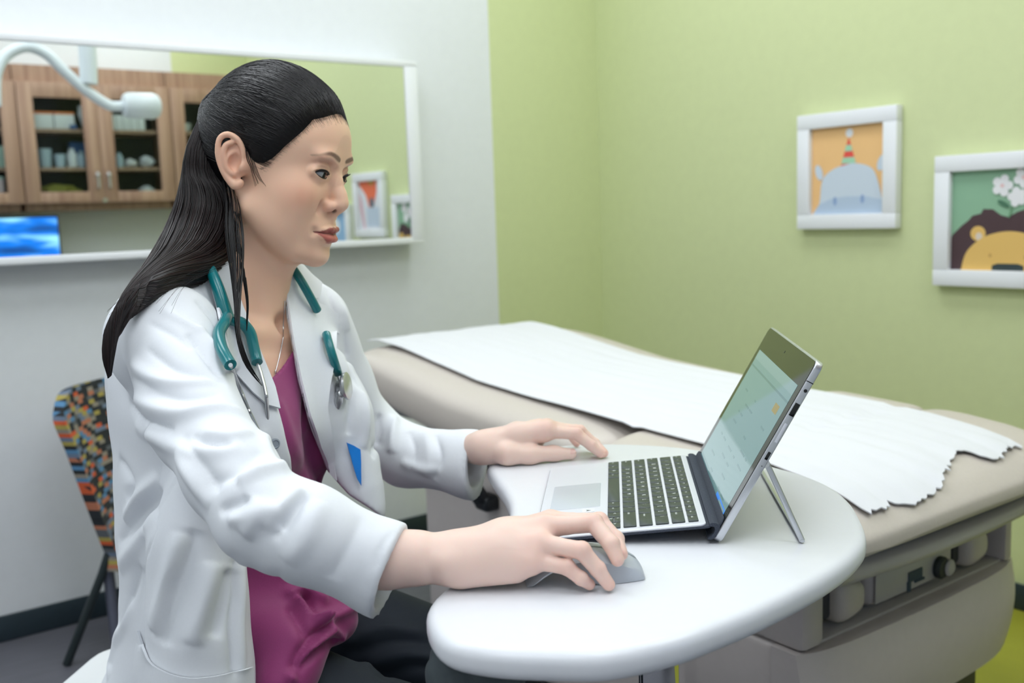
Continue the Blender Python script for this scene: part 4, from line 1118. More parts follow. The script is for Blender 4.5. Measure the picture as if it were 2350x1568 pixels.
for L, amp, sg_ in (([(687, 1379), (712, 1404), (733, 1427)], 9, 6), ([(700, 1372), (712, 1395), (722, 1410)], -9, 6), ([(733, 1427), (760, 1445), (783, 1462)], 6, 6), ([(733, 1427), (775, 1410), (812, 1395)], 7, 6), ([(745, 1440), (720, 1462), (690, 1500), (676, 1530)], -8, 6),
                    ([(752, 1452), (720, 1480), (697, 1505), (672, 1552)], 8, 6), ([(770, 1470), (735, 1490), (700, 1520), (680, 1545)], -6, 6), ([(670, 1400), (690, 1430), (700, 1450)], -6, 7), ([(668, 1360), (700, 1350), (740, 1372)], 5, 7),
                    ([(640, 930), (670, 1010), (700, 1100)], 2.5, 10), ([(705, 900), (700, 1000), (735, 1100)], -3.5, 9)):
    pts = [hit_px(_sb, *q) for q in spline(L, 4)]; pts = np.array([h[0] for h in pts if h is not None])
    if len(pts) > 1: d, t = poly_dist(SV, pts); _w += amp*.0014*np.exp(-(d/(sg_*.001))**2)
SV = SV+SN*_w[:, None]
topo = wo('magenta_top', SV, SF, m_top)
# ------------------------------------------------------------------ lab coat
OPEN_PX = [(575, 470), (505, 545), (526, 626), (549, 703), (573, 759), (599, 825), (626, 892), (652, 985), (668, 1051), (669, 1100), (663, 1330), (663, 1640), (960, 1640), (930, 1230), (850, 1168), (800, 1135), (753, 1080), (729, 1024), (705, 958), (685, 875), (669, 792), (652, 683), (643, 630), (652, 590), (760, 560), (760, 470)]
def plane3(A, B, D, side):
    n_ = np.cross(B-A, D-A); n_ /= np.linalg.norm(n_)
    if (side-A)@n_ < 0: n_ = -n_
    return A, n_
def coat_field(h):
    G = Field((-.60, .80, .462), (.02, 1.60, 1.085), h)
    torso(G, .013)
    for a, b_, ra, rb in ((T(-.125, -.03, .90), T(-.108, -.04, .62), .080, .076), (T(-.066, -.01, .58), T(-.100, -.02, .44), .122, .165)): G.cone(a, b_, ra, rb, .04)
    G.cone(T(-.046, 0, .99), T(-.043, 0, 1.050), .066, .060, .02)
    G.chain(ARMN[:6]+[ARMN[6]], [.055, .0460, .0430, .0430, .0435, .0425, .040], .016)
    G.chain(ARMF, [.046, .043, .042, .043, .0455, .0455], .022)
    # near front panel hanging over the thigh
    G.cone(T(.015, -.155, .80), T(.030, -.205, .42), .030, .042, .05, '+', (TLv, 1.0))
    G.cone(T(-.005, -.165, .74), T(.01, -.205, .42), .045, .058, .05)
    G.chain([T(.02, .085, .88), at_y(775, 960, 1.315), at_y(800, 1070, 1.305), at_y(834, 1148, 1.29), at_y(852, 1170, 1.285)], [.05, .040, .034, .018, .006], .03)
    G.chain([at_y(800, 1070, 1.305), at_y(850, 1290, 1.29), at_y(850, 1450, 1.28)], [.034, .03, .035], .02)
    return G
hC = .006 if 'fast' in DBG else .0032
G = coat_field(hC)
UV_, UF_ = G.mesh(); UB = bvh_of(UV_, UF_)
def keep_sleeves(P):
    dn = np.full(len(P), 9.)
    for i in range(1, 6): dn = np.minimum(dn, seg_dist(P, ARMN[i], ARMN[i+1])[0]-.056)
    for i in range(1, 5): dn = np.minimum(dn, seg_dist(P, ARMF[i], ARMF[i+1])[0]-.050)
    return dn
px_cut(G, OPEN_PX, (-.60, .80, .462), (.02, 1.60, 1.085), -.055, keep_sleeves)
def cuff(arm_a, arm_b, A, B_, D, rin, depth):
    p0, n_ = plane3(A, B_, D, arm_b+(arm_b-arm_a)); c = (A+B_)/2
    lo, hi = np.minimum(np.minimum(A, B_), D)-.10, np.maximum(np.maximum(A, B_), D)+.16
    ax = (arm_b-arm_a)/np.linalg.norm(arm_b-arm_a)
    def fn(X, Y, Z): return np.maximum(-((X-p0[0])*n_[0]+(Y-p0[1])*n_[1]+(Z-p0[2])*n_[2]), np.sqrt((X-c[0])**2+(Y-c[1])**2+(Z-c[2])**2)-.15)
    G.func(lo, hi, fn, .001, '-')
    G.cone(arm_b-ax*depth, arm_b+ax*.03, rin*.8, rin, .002, '-')
cuff(ARMN[4], ARMN[5], at_y(932, 1208, .912), at_y(856, 1412, .880), at_y(908, 1342, .945), .0375, .045)
cuff(ARMF[3], ARMF[4], at_y(1096, 990, 1.40), at_y(1088, 1142, 1.385), at_y(1116, 1085, 1.44), .0365, .045)
KV, KF = G.mesh()
KV = relax(KV, KF, 2, .4)
KN = vnormals(KV, KF)
def onu(L, B=None):
    out = []
    for x, y in L:
        h = hit_px(B or UB, x, y)
        if h is not None: out.append(h[0])
    return np.array(out)
WR = [  # folds: outline on the photograph, height (mm), half width (mm)
 ([(296, 925), (325, 962), (360, 978), (398, 986)], -6, 6), ([(310, 975), (345, 1000), (400, 1026), (480, 1036), (560, 1022)], 4, 11), ([(300, 905), (350, 935), (420, 950), (500, 938), (560, 950)], 5, 10),
 ([(305, 870), (360, 900), (430, 915), (500, 905)], -4, 9), ([(335, 800), (400, 845), (470, 860), (520, 880)], -4, 9), ([(300, 835), (350, 868), (420, 880), (490, 872)], 4, 9),
 ([(500, 1172), (540, 1157), (570, 1143)], -7, 7), ([(545, 1108), (600, 1080), (655, 1072)], 6, 10), ([(480, 1110), (540, 1085), (600, 1035)], -4, 9), ([(560, 1230), (590, 1190), (632, 1160)], 6, 10), ([(520, 1195), (560, 1185), (600, 1150)], 4, 8),
 ([(640, 1215), (670, 1180), (700, 1130)], -4, 10), ([(655, 1290), (700, 1235), (735, 1150)], 3, 12), ([(760, 1330), (800, 1260), (830, 1190)], -2.5, 12),
 ([(410, 1050), (440, 1100), (480, 1160)], 4, 9), ([(420, 1000), (470, 1075), (500, 1130)], -4, 9),
 ([(430, 765), (470, 815), (505, 862)], -5, 7), ([(455, 750), (500, 810), (530, 850)], 4, 9), ([(360, 700), (420, 735), (470, 760)], 3, 9), ([(340, 740), (400, 770), (440, 800)], -3, 8),
 ([(366, 1098), (325, 1140), (285, 1195)], 8, 12), ([(372, 1130), (322, 1188), (272, 1245)], -8, 14), ([(270, 1055), (300, 1108), (290, 1150)], -7, 11), ([(360, 1175), (320, 1240), (275, 1300)], 6, 14),
 ([(448, 1216), (420, 1308), (393, 1377), (375, 1482)], -10, 17), ([(420, 1226), (380, 1350), (352, 1450)], 8, 15), ([(526, 1308), (512, 1377), (489, 1464)], -10, 11), ([(490, 1290), (470, 1380), (440, 1480)], 8, 14),
 ([(540, 1275), (541, 1370), (533, 1440), (536, 1560)], -7, 5), ([(556, 1290), (552, 1400), (556, 1560)], 4, 9), ([(320, 1300), (300, 1370), (275, 1440)], -6, 10), ([(300, 1380), (270, 1470), (250, 1560)], 5, 12),
 ([(370, 1065), (366, 1125), (356, 1216), (329, 1308), (324, 1377), (320, 1441)], -1.6, 2.2),
 ([(905, 955), (903, 1000), (898, 1040)], 7, 10), ([(872, 950), (866, 1000), (858, 1050)], -7, 9), ([(940, 990), (950, 1030), (945, 1080)], -4, 10), ([(975, 990), (985, 1040), (980, 1095)], 3, 12), ([(835, 900), (840, 960), (835, 1030)], 5, 10), ([(810, 860), (805, 930), (800, 1000)], -5, 10),
 ([(790, 760), (800, 830), (825, 890)], -3, 9), ([(600, 985), (620, 1040), (650, 1080)], 3, 8),
 ([(690, 1120), (650, 1165), (610, 1215)], 4, 8), ([(705, 1140), (668, 1190), (630, 1240)], -4, 7), ([(530, 1020), (480, 1015), (440, 1000)], -5, 6), ([(575, 990), (520, 1000), (470, 990)], 4, 8),
 ([(860, 1310), (875, 1260), (905, 1218)], -1.5, 3), ([(1068, 1110), (1060, 1055), (1072, 1000)], -1.5, 3),
 ([(450, 690), (490, 735), (520, 800)], -3, 6), ([(800, 640), (790, 700), (800, 760)], 3, 9), ([(745, 640), (760, 690), (775, 740)], -3, 8), ([(610, 1300), (608, 1400), (612, 1560)], 3, 10), ([(640, 1310), (638, 1420), (640, 1560)], -3, 8),
 ([(1000, 1000), (1010, 1050), (1000, 1100)], -4, 8), ([(920, 1060), (960, 1075), (1010, 1080)], 4, 9)]
disp = np.zeros(len(KV))
for L, amp, sg_ in WR:
    pts = onu([tuple(q) for q in spline(L, 4)])
    if len(pts) < 2: continue
    lo, hi = pts.min(0)-.06, pts.max(0)+.06; m_ = np.where(np.all((KV > lo) & (KV < hi), axis=1))[0]
    d, t = poly_dist(KV[m_], pts); w_ = np.sin(np.clip(t, .0, 1)*math.pi)**.5*.9+.1
    sg_ = sg_*.8 if sg_ > 5 else sg_; disp[m_] += amp*.0014*w_*(np.exp(-(d/(sg_*.001))**2) if amp > 0 else np.exp(-(d/(sg_*.0008))**1.25))
disp += .0012*np.sin(KV[:, 2]*55+KV[:, 0]*38)*np.sin(KV[:, 1]*47+KV[:, 2]*21)
KV = KV+KN*np.maximum(disp, -.0065)[:, None]
coat = wo('lab_coat', KV, KF, m_coat)
KB = bvh_of(KV, KF)
from mathutils.geometry import delaunay_2d_cdt
def drape(name, poly, off, thick, m, parent, bv=None, step=7., lift=None, Yfall=1.1):
    """patch of cloth cut to an outline and laid over the coat, with real thickness"""
    P = np.asarray(poly, float); bd = []
    for i in range(len(P)):
        a, b_ = P[i], P[(i+1) % len(P)]; k = max(1, int(np.linalg.norm(b_-a)/step))
        for t in np.linspace(0, 1, k, endpoint=False): bd.append(a+(b_-a)*t)
    bd = np.array(bd); ins = mask_depth(bd); lo, hi = bd.min(0), bd.max(0)
    g = np.array([(x, y) for x in np.arange(lo[0]+step*.5, hi[0], step) for y in np.arange(lo[1]+step*.5, hi[1], step)])
    g = g[ins(g)] if len(g) else g
    dd = np.array([np.min(np.linalg.norm(bd-q, axis=1)) for q in g]) if len(g) else np.array([])
    g = g[dd > step*.45] if len(g) else g
    pts = [Vector(q) for q in bd]+[Vector(q) for q in g]
    r_ = delaunay_2d_cdt(pts, [], [list(range(len(bd)))], 1, 1e-4)
    v2, f2 = [np.array(q) for q in r_[0]], [f for f in r_[2]]
    top, bot = [], []; last = None; cen = bd.mean(0); pos = {}
    for k, q in enumerate(v2):
        h = hit_px(bv or KB, *q)
        pos[k] = h
    good = [k for k in pos if pos[k] is not None]
    gp = np.array([v2[k] for k in good])
    for k, q in enumerate(v2):
        h = pos[k]
        if h is None:
            j = good[int(np.argmin(np.linalg.norm(gp-q, axis=1)))]; hp, hn = pos[j]; dep = hp[1]; p = at_y(q[0], q[1], dep)
        else: p, hn = h
        o2 = off+(lift(q) if lift else 0); top.append(p+hn*o2); bot.append(p+hn*(o2-thick))
    top, bot = np.array(top), np.array(bot)
    # smooth the draped sheet a little so it bridges folds
    nb = [set() for _ in v2]
    for f in f2:
        for i in range(len(f)): nb[f[i]].add(f[(i+1) % len(f)]); nb[f[(i+1) % len(f)]].add(f[i])
    for _ in range(3):
        for A_ in (top, bot): A_[:] = np.array([A_[k]*.5+.5*np.mean([A_[j] for j in nb[k]], axis=0) if nb[k] and k >= len(bd) else A_[k] for k in range(len(A_))])
    N_ = len(v2); F = [tuple(f) for f in f2]+[tuple(N_+i for i in f[::-1]) for f in f2]
    ec = {}
    for f in f2:
        for i in range(len(f)):
            e_ = (f[i], f[(i+1) % len(f)]); ec[e_] = 1
    for (a, b_) in list(ec):
        if (b_, a) not in ec: F.append((b_, a, N_+a, N_+b_))
    o = mesh_obj(name, np.concatenate([top, bot]), F, m, parent)
    bm = bmesh.new(); bm.from_mesh(o.data); bmesh.ops.recalc_face_normals(bm, faces=bm.faces); bm.to_mesh(o.data); bm.free(); sharp(o, 50)
    if parent is coat: pass
    return o
FARL = [(647, 612), (643, 632), (652, 683), (669, 792), (685, 875), (705, 958), (729, 1024), (755, 1080), (776, 1096), (752, 1010), (737, 940), (741, 890), (751, 825), (753, 775), (758, 724), (728, 712), (696, 697), (690, 668), (668, 630)]
drape('lapel', FARL, .0055, .003, m_coat, coat, UB, lift=lambda q: .013*np.clip((q[0]-640-(q[1]-612)*.21)/70, 0, 1))
NEARL = [(508, 575), (527, 626), (550, 703), (574, 759), (600, 825), (627, 892), (638, 940), (610, 932), (579, 905), (548, 870), (527, 846), (512, 800), (497, 735), (484, 672), (478, 620), (490, 585)]
drape('lapel', NEARL, .0055, .003, m_coat, coat, UB)
drape('collar', [(652, 590), (668, 606), (700, 640), (728, 662), (716, 690), (696, 694), (676, 650), (655, 615)], .012, .003, m_coat, coat, UB)
pk = [tuple(q) for q in spline([(322, 1446), (336, 1488), (358, 1527), (420, 1553), (490, 1551), (574, 1531)], 4)]
drape('pocket', pk+[(580, 1640), (300, 1640), (312, 1530)], .0045, .003, m_coat, coat, KB, step=9)
# button on the near front edge and a name badge in the far breast pocket
def hit_torso(x, y, off):
    # first coat surface on this ray that is not on the near sleeve
    d = ray(x, y); d = d/np.linalg.norm(d); o = np.array(CP)
    for _ in range(8):
        h = KB.ray_cast(Vector(o), Vector(d))
        if h[0] is None: return None
        p = np.array(h[0]); n_ = np.array(h[1])
        if n_ @ d < 0 and min(seg_dist(p[None], ARMN[i], ARMN[i+1])[0][0] for i in range(1, 5)) > .060: return p+n_*off, n_
        o = p+d*1e-4
    return None
hb = hit_torso(628, 1018, .003)
if hb is not None:
    b = MB(); q = Vector(hb[1]).to_track_quat('Z', 'Y').to_matrix().to_4x4()
    b.lathe([(.0, -.001), (.0062, -.0008), (.0062, .0012), (.0045, .0018), (.004, .0010), (0, .0010)], mat('button_grey', (160, 168, 178), .35), tuple(hb[0]), 24, q); b.build('button', coat)
# ------------------------------------------------------------------ forearms and hands
def hz(x, y, h): return at_z(x, y, ZT+h)
NAILS = []
HRAD = {'index': (.0118, .0086, .0076, .0062), 'middle': (.0120, .0088, .0078, .0064), 'ring': (.0112, .0083, .0073, .0060), 'little': (.0102, .0073, .0063, .0053)}
def hand(G, wrist, fore, fr, fingers, thumb, tr, pads, up):
    G.chain(fore, fr, .012, '+')
    for nm, J in fingers.items():
        r_ = HRAD[nm]
        mid = wrist*.45+J[0]*.55+up*.003
        G.chain([wrist, mid, J[0]], [.0176, .0132, r_[0]], .014)
    for a, b_, ra, rb in pads: G.cone(a, b_, ra, rb, .012)
    names = list(fingers)
    for i in range(len(names)-1): G.cone(fingers[names[i]][0]-up*.003, fingers[names[i+1]][0]-up*.003, .0085, .0085, .010)
    for nm, J in fingers.items():
        r_ = HRAD[nm]
        G.cone(J[0], J[0]*.55+J[1]*.45, r_[0]*.93, r_[1]*1.03, .0035); G.cone(J[0]*.55+J[1]*.45, J[1], r_[1]*1.0, r_[1], .0016)
        G.cone(J[1], J[2], r_[1]*.99, r_[2], .0014); G.cone(J[2], J[3], r_[2], r_[3], .0014)
        b1 = J[1]*2-J[0]-J[2]; b1 /= max(np.linalg.norm(b1), 1e-6)
        G.ell(J[1]+b1*.0014, r_[1]*.93, .003); G.ell(J[2]+b1*.0008, r_[2]*.95, .003)
        t = J[3]-J[2]; t /= np.linalg.norm(t); b2 = b1*.6+up*.5+np.array([.0, -.15, 0]); d = b2-t*(b2@t); d /= np.linalg.norm(d); NAILS.append((J[3]-t*r_[3]*.62, t, d, r_[3]))
    G.chain(thumb, tr, .008); t = thumb[-1]-thumb[-2]; t /= np.linalg.norm(t)
    return G
hh_ = .0016 if 'fast' in DBG else .0011
UPZ = np.array([0, 0, 1.])
fR = {'index': [hz(1264, 1203, .046)+np.array([0, .006, 0]), hz(1374, 1197, .050), hz(1413, 1238, .037), hz(1426, 1272, .0285)],
      'middle': [hz(1250, 1210, .050), hz(1362, 1201, .055), hz(1402, 1249, .041), hz(1417, 1285, .0285)],
      'ring': [hz(1237, 1247, .042), hz(1334, 1264, .039), hz(1371, 1306, .022), hz(1397, 1342, .0075)],
      'little': [hz(1222, 1286, .029), hz(1300, 1302, .024), hz(1333, 1328, .014), hz(1353, 1342, .0065)]}
wR = np.array([-.0655, .908, .7785])
G = Field((-.235, .835, .742), (.118, .992, .838), hh_)
hand(G, wR, [at_y(800, 1285, .905), at_y(893, 1283, .906), at_y(960, 1281, .906), wR], [.028, .0260, .0232, .0196], fR,
     [np.array([-.045, .925, .776]), np.array([-.012, .951, .776]), np.array([.022, .965, .773]), np.array([.046, .962, .767])], [.018, .0135, .0098, .0078],
     [(np.array([-.052, .899, .772]), np.array([-.005, .894, .7735]), .0185, .0155), (np.array([-.055, .915, .780]), np.array([.0, .925, .788]), .019, .0165)], UPZ)
G.ell(at_y(1022, 1292, .889), .0075, .014)
RV, RF = G.mesh()
fL = {'index': [hz(1251, 990, .043), hz(1322, 996, .037), hz(1357, 1023, .020), hz(1379, 1042, .0075)],
      'middle': [hz(1257, 984, .045), hz(1330, 990, .037), hz(1364, 1019, .018), hz(1386, 1040, .0075)],
      'ring': [hz(1256, 984, .041)+np.array([0, .014, 0]), hz(1322, 992, .033)+np.array([0, .012, 0]), hz(1350, 1016, .017)+np.array([0, .01, 0]), hz(1366, 1034, .007)+np.array([0, .008, 0])],
      'little': [hz(1246, 985, .035)+np.array([0, .032, 0]), hz(1292, 994, .028)+np.array([0, .034, 0]), hz(1312, 1012, .016)+np.array([0, .030, 0]), hz(1326, 1028, .006)+np.array([0, .026, 0])]}
wL = np.array([-.046, 1.372, .7735])
G = Field((-.20, 1.318, .742), (.135, 1.445, .822), hh_)
hand(G, wL, [at_y(1020, 1050, 1.425), at_y(1078, 1031, 1.394), wL], [.023, .0214, .0196], fL,
     [hz(1135, 1034, .019), hz(1165, 1042, .0165), hz(1216, 1044, .0135), hz(1272, 1041, .0118), hz(1311, 1042, .0095)], [.0175, .0150, .0125, .0098, .0078],
     [(wL-UPZ*.001, hz(1205, 1010, .028), .0185, .015), (np.array([-.03, 1.385, .772]), np.array([.03, 1.412, .774]), .016, .013)], UPZ)
LV, LF = G.mesh()
RV[:, 2] = np.maximum(RV[:, 2], ZT+.0004); LV[:, 2] = np.maximum(LV[:, 2], ZT+.0004)
def hand_tone(V, fingers):
    col = np.repeat(np.array(lin((238, 208, 194)))[None], len(V), 0)
    def mix(c, w): col[:] = col*(1-w[:, None])+np.array(lin(c))[None]*w[:, None]
    for J in fingers.values():
        for k, s_, a_ in ((0, .011, .30), (1, .008, .42), (2, .006, .3), (3, .007, .35)):
            mix((226, 158, 142), a_*np.exp(-((np.linalg.norm(V-J[k], axis=1)/(s_*1.25))**2)))
    return col
RCOL, LCOL = hand_tone(RV, fR), hand_tone(LV, fL)
m_nail = mat('fingernail_pink', (236, 196, 186), .22, coat=.3)
NAILS.append((hz(1307, 1042, .0097), *(lambda t: (t, np.array([0, -.55, .83])))((lambda v: v/np.linalg.norm(v))(hz(1311, 1042, .0095)-hz(1272, 1041, .0118))), .0078))
for p_, t_, d_, r_ in NAILS:
    d_ = d_-t_*(d_@t_); d_ /= np.linalg.norm(d_); u_ = np.cross(t_, d_); V = []; F = []; n1, n2 = 9, 9
    for i in range(n1):
        for j in range(n2):
            a = (i/(n1-1)-.5)*2; c_ = (j/(n2-1)-.5)*2; hw = 1.05*math.sqrt(max(.06, 1-abs(a)**3*(.75 if a < 0 else .85)))
            ang = c_*hw*.80; rr_ = r_*(1.02+.02*(a > .6)) 
            V.append(p_+t_*(a*r_*.95-.0002)+(d_*math.cos(ang)+u_*math.sin(ang))*rr_*(1-.10*max(0, a)**2))
    for i in range(n1-1):
        for j in range(n2-1): F.append((i*n2+j, i*n2+j+1, (i+1)*n2+j+1, (i+1)*n2+j))
    V2 = V+[np.array(v)-d_*.0007 for v in V]; N_ = len(V); F2 = F+[tuple(N_+k for k in f[::-1]) for f in F]
    o = wo('fingernail', V2, F2, m_nail)
# ------------------------------------------------------------------ trousers, shoes
m_tr = add_noise(mat('navy_trousers', (15, 26, 38), .75), 500, .08, .12, dist=.0006)
HIN, HIF = T(-.075, -.085, .545), T(-.075, .095, .555)
KNN, KNF = at_y(910, 1690, 1.155), at_y(1135, 1555, 1.295)
ANN, ANF = np.array([KNN[0]-.10, KNN[1], .10]), np.array([KNF[0]-.06, KNF[1]+.03, .10])
G = Field((-.60, .98, .06), (.14, 1.50, .68), .008 if 'fast' in DBG else .0055)
G.ell(T(-.070, .005, .560), (.105, .150, .098), .02, TM)
for a, b_, c_ in ((HIN, KNN, ANN), (HIF, KNF, ANF)):
    G.cone(a, b_, .080, .062, .03); G.cone(b_, c_, .060, .042, .012)
PV, PF = G.mesh(); PN = vnormals(PV, PF)
wrn = np.zeros(len(PV))
for L, amp, sg_ in (([(800, 1470), (880, 1440), (960, 1450)], 5, 9), ([(820, 1500), (900, 1475), (1000, 1480)], -4, 8), ([(840, 1530), (930, 1500), (1030, 1520)], 5, 9), ([(880, 1555), (960, 1530), (1040, 1545)], -4, 8)):
    pts = onu([tuple(q) for q in spline(L, 4)], bvh_of(PV, PF))
    if len(pts) > 1: d, t = poly_dist(PV, pts); wrn += amp*.001*np.exp(-(d/(sg_*.001))**2)
PV = PV+PN*wrn[:, None]
wo('trousers', PV, PF, m_tr)
m_shoe = mat('black_shoe', (22, 22, 24), .4)
for c_ in (ANN, ANF):
    G = Field((c_[0]-.10, c_[1]-.08, -.005), (c_[0]+.24, c_[1]+.08, .16), .006)
    G.cone((c_[0]-.03, c_[1], .032), (c_[0]+.15, c_[1]-.02, .026), .034, .030, .01, '+', (UPZ, .9)); G.cone((c_[0]-.01, c_[1], .05), (c_[0]-.0, c_[1], .115), .036, .040, .02)
    G.func((c_[0]-.12, c_[1]-.1, -.05), (c_[0]+.26, c_[1]+.1, .002), lambda X, Y, Z: (Z+0*X+0*Y)-.002, 0, '-')
    v_, f_ = G.mesh(); wo('shoe', v_, f_, m_shoe)
# ------------------------------------------------------------------ inner body joining head, torso and forearms
G = Field((-.56, .84, .42), (.0, 1.56, 1.03), .008)
torso(G, -.010); G.func((-.7, .7, .3), (.2, 1.7, .475), lambda X, Y, Z: (Z+0*X+0*Y)-.475, 0, '-'); G.chain(ARMN[:5], [.04, .034, .033, .032, .028], .02); G.chain(ARMF[:4], [.04, .033, .032, .027], .02)
for a, b_ in ((HIN, KNN), (HIF, KNF)): G.cone(a, b_, .066, .05, .02)
BV_, BF_ = G.mesh(); BCOL = np.repeat(SKIN[None], len(BV_), 0)
# ------------------------------------------------------------------ stethoscope, badge, necklace
m_teal = mat('teal_tubing', (10, 118, 124), .28, coat=.2)
def on_coat(L, off, n=5, sm=9, deg=2):
    q = spline(L, n); ys = []; tt = np.linspace(0, 1, len(q))
    for x, y in q:
        h = hit_px(ALLB, x, y); ys.append(h[0][1]-off if h is not None else np.nan)
    ys = np.array(ys); ok = ~np.isnan(ys); dg = min(deg, ok.sum()-1)
    fit = np.polyval(np.polyfit(tt[ok], ys[ok], dg), tt); fit = fit-max(0, np.max((fit-ys)[ok]))*.75
    return np.array([at_y(x, y, Y) for (x, y), Y in zip(q, fit)])
_vs, _fs, _n = [], [], 0
for o_ in [coat]+[c_ for c_ in coat.children if c_.name.split('.')[0] in ('lapel', 'collar')]:
    _vs.append(np.array([tuple(v.co) for v in o_.data.vertices])); _fs += [tuple(_n+k for k in p.vertices) for p in o_.data.polygons]; _n += len(o_.data.vertices)
ALLB = bvh_of(np.concatenate(_vs), _fs) if False else BVHTree.FromPolygons([tuple(v) for v in np.concatenate(_vs).tolist()], _fs)
STH = thing('stethoscope', 'teal stethoscope hung around her neck', 'stethoscope', loc=tuple(at_y(523, 735, 1.12)))
def sto(name, b, auto=35):
    o = b.build(name, STH, auto=auto); o.matrix_parent_inverse = STH.matrix_world.inverted(); return o
RT_ = .0060
nearp = on_coat([(474, 598), (486, 625), (498, 655), (511, 695), (522, 733)], .0095)
farp = on_coat([(660, 600), (676, 622), (694, 650), (712, 682), (728, 712)], .009)
backp = spline([nearp[0], h2w((-.076, -.068, -.128)), h2w((-.100, -.01, -.136)), h2w((-.078, .062, -.128)), farp[0]], 8)
_tp = np.concatenate([nearp[::-1][:-1], backp, farp[1:]]); _kn = len(nearp)
b = MB(); b.tube(_tp, [.0082-.0026*min(1, i/_kn) for i in range(len(_tp))], m_teal, 18)
tb_ = sto('tubing', b)
b = MB(); b.tube(on_coat([(749, 768), (757, 797), (766, 826), (776, 857)], .009), .0056, m_teal, 16); o = sto('tubing', b)
fk = on_coat([(520, 728), (514, 742), (503, 762), (504, 786), (514, 812), (529, 838)], .0095)
fk2 = on_coat([(522, 726), (535, 735), (556, 742), (574, 764), (582, 796), (590, 832)], .0095)
b = MB(); b.tube(fk, [.0066]*len(fk), m_teal, 16); b.tube(fk2, [.0066]*len(fk2), m_teal, 16); sto('fork', b)['label'] = 'forked end of the tubing'
for L in ([(529, 838), (548, 885), (572, 945), (600, 1003), (612, 1028)], [(590, 832), (602, 868), (611, 910), (614, 955), (611, 1008), (606, 1040)]):
    b = MB(); pts = on_coat([q for q in L if q[1] < 950], .0075, 6); _q = [q for q in L if q[1] >= 950]; pts = spline(list(pts)[::4]+[pts[-1]]+[at_y(x, y, pts[-1][1]+.004*k) for k, (x, y) in enumerate(_q+[(_q[-1][0]+6, _q[-1][1]+40), (_q[-1][0]+12, _q[-1][1]+70)], 1)], 5); b.tube(pts, .0022, m_steel, 12); e_ = sto('ear_tube', b)
    b = MB(); b.ball(tuple(pts[-1]), .006, mat('ear_tip_white', (230, 232, 234), .4), 12); q = b.build('ear_tip', e_)
cp_ = on_coat([(776, 857), (784, 886), (786, 900)], .010, 3)
b = MB(); b.tube(cp_, .0028, m_steel, 12); sto('stem', b)
cc = at_y(795, 886, cp_[1][1]-.006); nx_ = Vector((.985, -.12, .12)).normalized().to_track_quat('Z', 'Y').to_matrix().to_4x4()
b = MB(); b.lathe([(0, -.004), (.0150, -.004), (.0178, -.001), (.0178, .002), (.015, .0032), (0, .0036)], m_steel, tuple(cc), 36, nx_); b.lathe([(0, -.012), (.008, -.012), (.010, -.004)], m_steel, tuple(cc), 24, nx_); cpo = sto('chest_piece', b)
b = MB(); b.ball(tuple(at_y(780, 905, cc[1]-.004)), .006, m_steel, 14); b.tube([at_y(780, 905, cc[1]-.004), at_y(776, 922, cc[1]-.004), at_y(774, 938, cc[1]-.002)], [.005, .006, .003], m_steel, 12); q = b.build('bell', cpo)
BDG = drape('badge_tmp', [(792, 1014), (808, 1022), (823, 1032), (827, 1114), (818, 1098), (806, 1062)], .006, .0022, mat('badge_blue', (24, 132, 224), .35), None, KB, step=8)
BDG.name = 'name_badge'; tag(BDG, 'bright blue badge clipped at the far side of her lab coat', 'badge')
NB_ = bvh_of(HVW, HF); pts = []
for x, y in spline([(652, 690), (650, 730), (649, 768), (640, 818), (631, 855)], 6):
    h = hit_px(NB_, x, y, .0012)
    if h is not None: pts.append(h[0])
NK = thing('necklace', 'thin silver necklace on her chest above the magenta top', 'necklace', loc=tuple(pts[-1]))
b = MB(); b.tube(pts, .0006, m_steel, 8); o = b.build('chain', NK); o.matrix_parent_inverse = NK.matrix_world.inverted()
b = MB(); b.ball(tuple(pts[-1]), (.0013, .0013, .003), m_chrome, 10); o = b.build('pendant', NK); o.matrix_parent_inverse = NK.matrix_world.inverted()
# crumpled dark cloth under the near edge of the desk
m_pch = add_noise(mat('charcoal_cloth', (72, 80, 84), .8), 120, .06, .2)
G = Field((-.14, .79, .585), (.06, .93, .735), .003)
for x, y, Y, r_ in ((1040, 1535, .86, .024), (1075, 1540, .86, .022), (1110, 1555, .85, .02), (1150, 1540, .85, .018), (1185, 1530, .845, .013), (1060, 1580, .86, .03), (1130, 1590, .86, .03)):
    c_ = at_y(x, y, Y); G.ell(c_, (r_, r_*.8, r_*1.1), .006)
G.cone(at_y(1120, 1520, .85), at_y(1190, 1520, .845), .014, .012, .008)
v_, f_ = G.mesh(); N_ = vnormals(v_, f_)
v_ = v_+N_*(.0035*np.abs(np.sin(v_[:, 0]*120+v_[:, 2]*60+np.sin(v_[:, 1]*80)*1.5))-.0015)[:, None]
v_[:, 2] = np.minimum(v_[:, 2], ZT-.0272)
tag(mesh_obj('cloth_pouch', v_, f_, m_pch), 'crumpled charcoal cloth pouch under the desk edge by her knee', 'pouch')
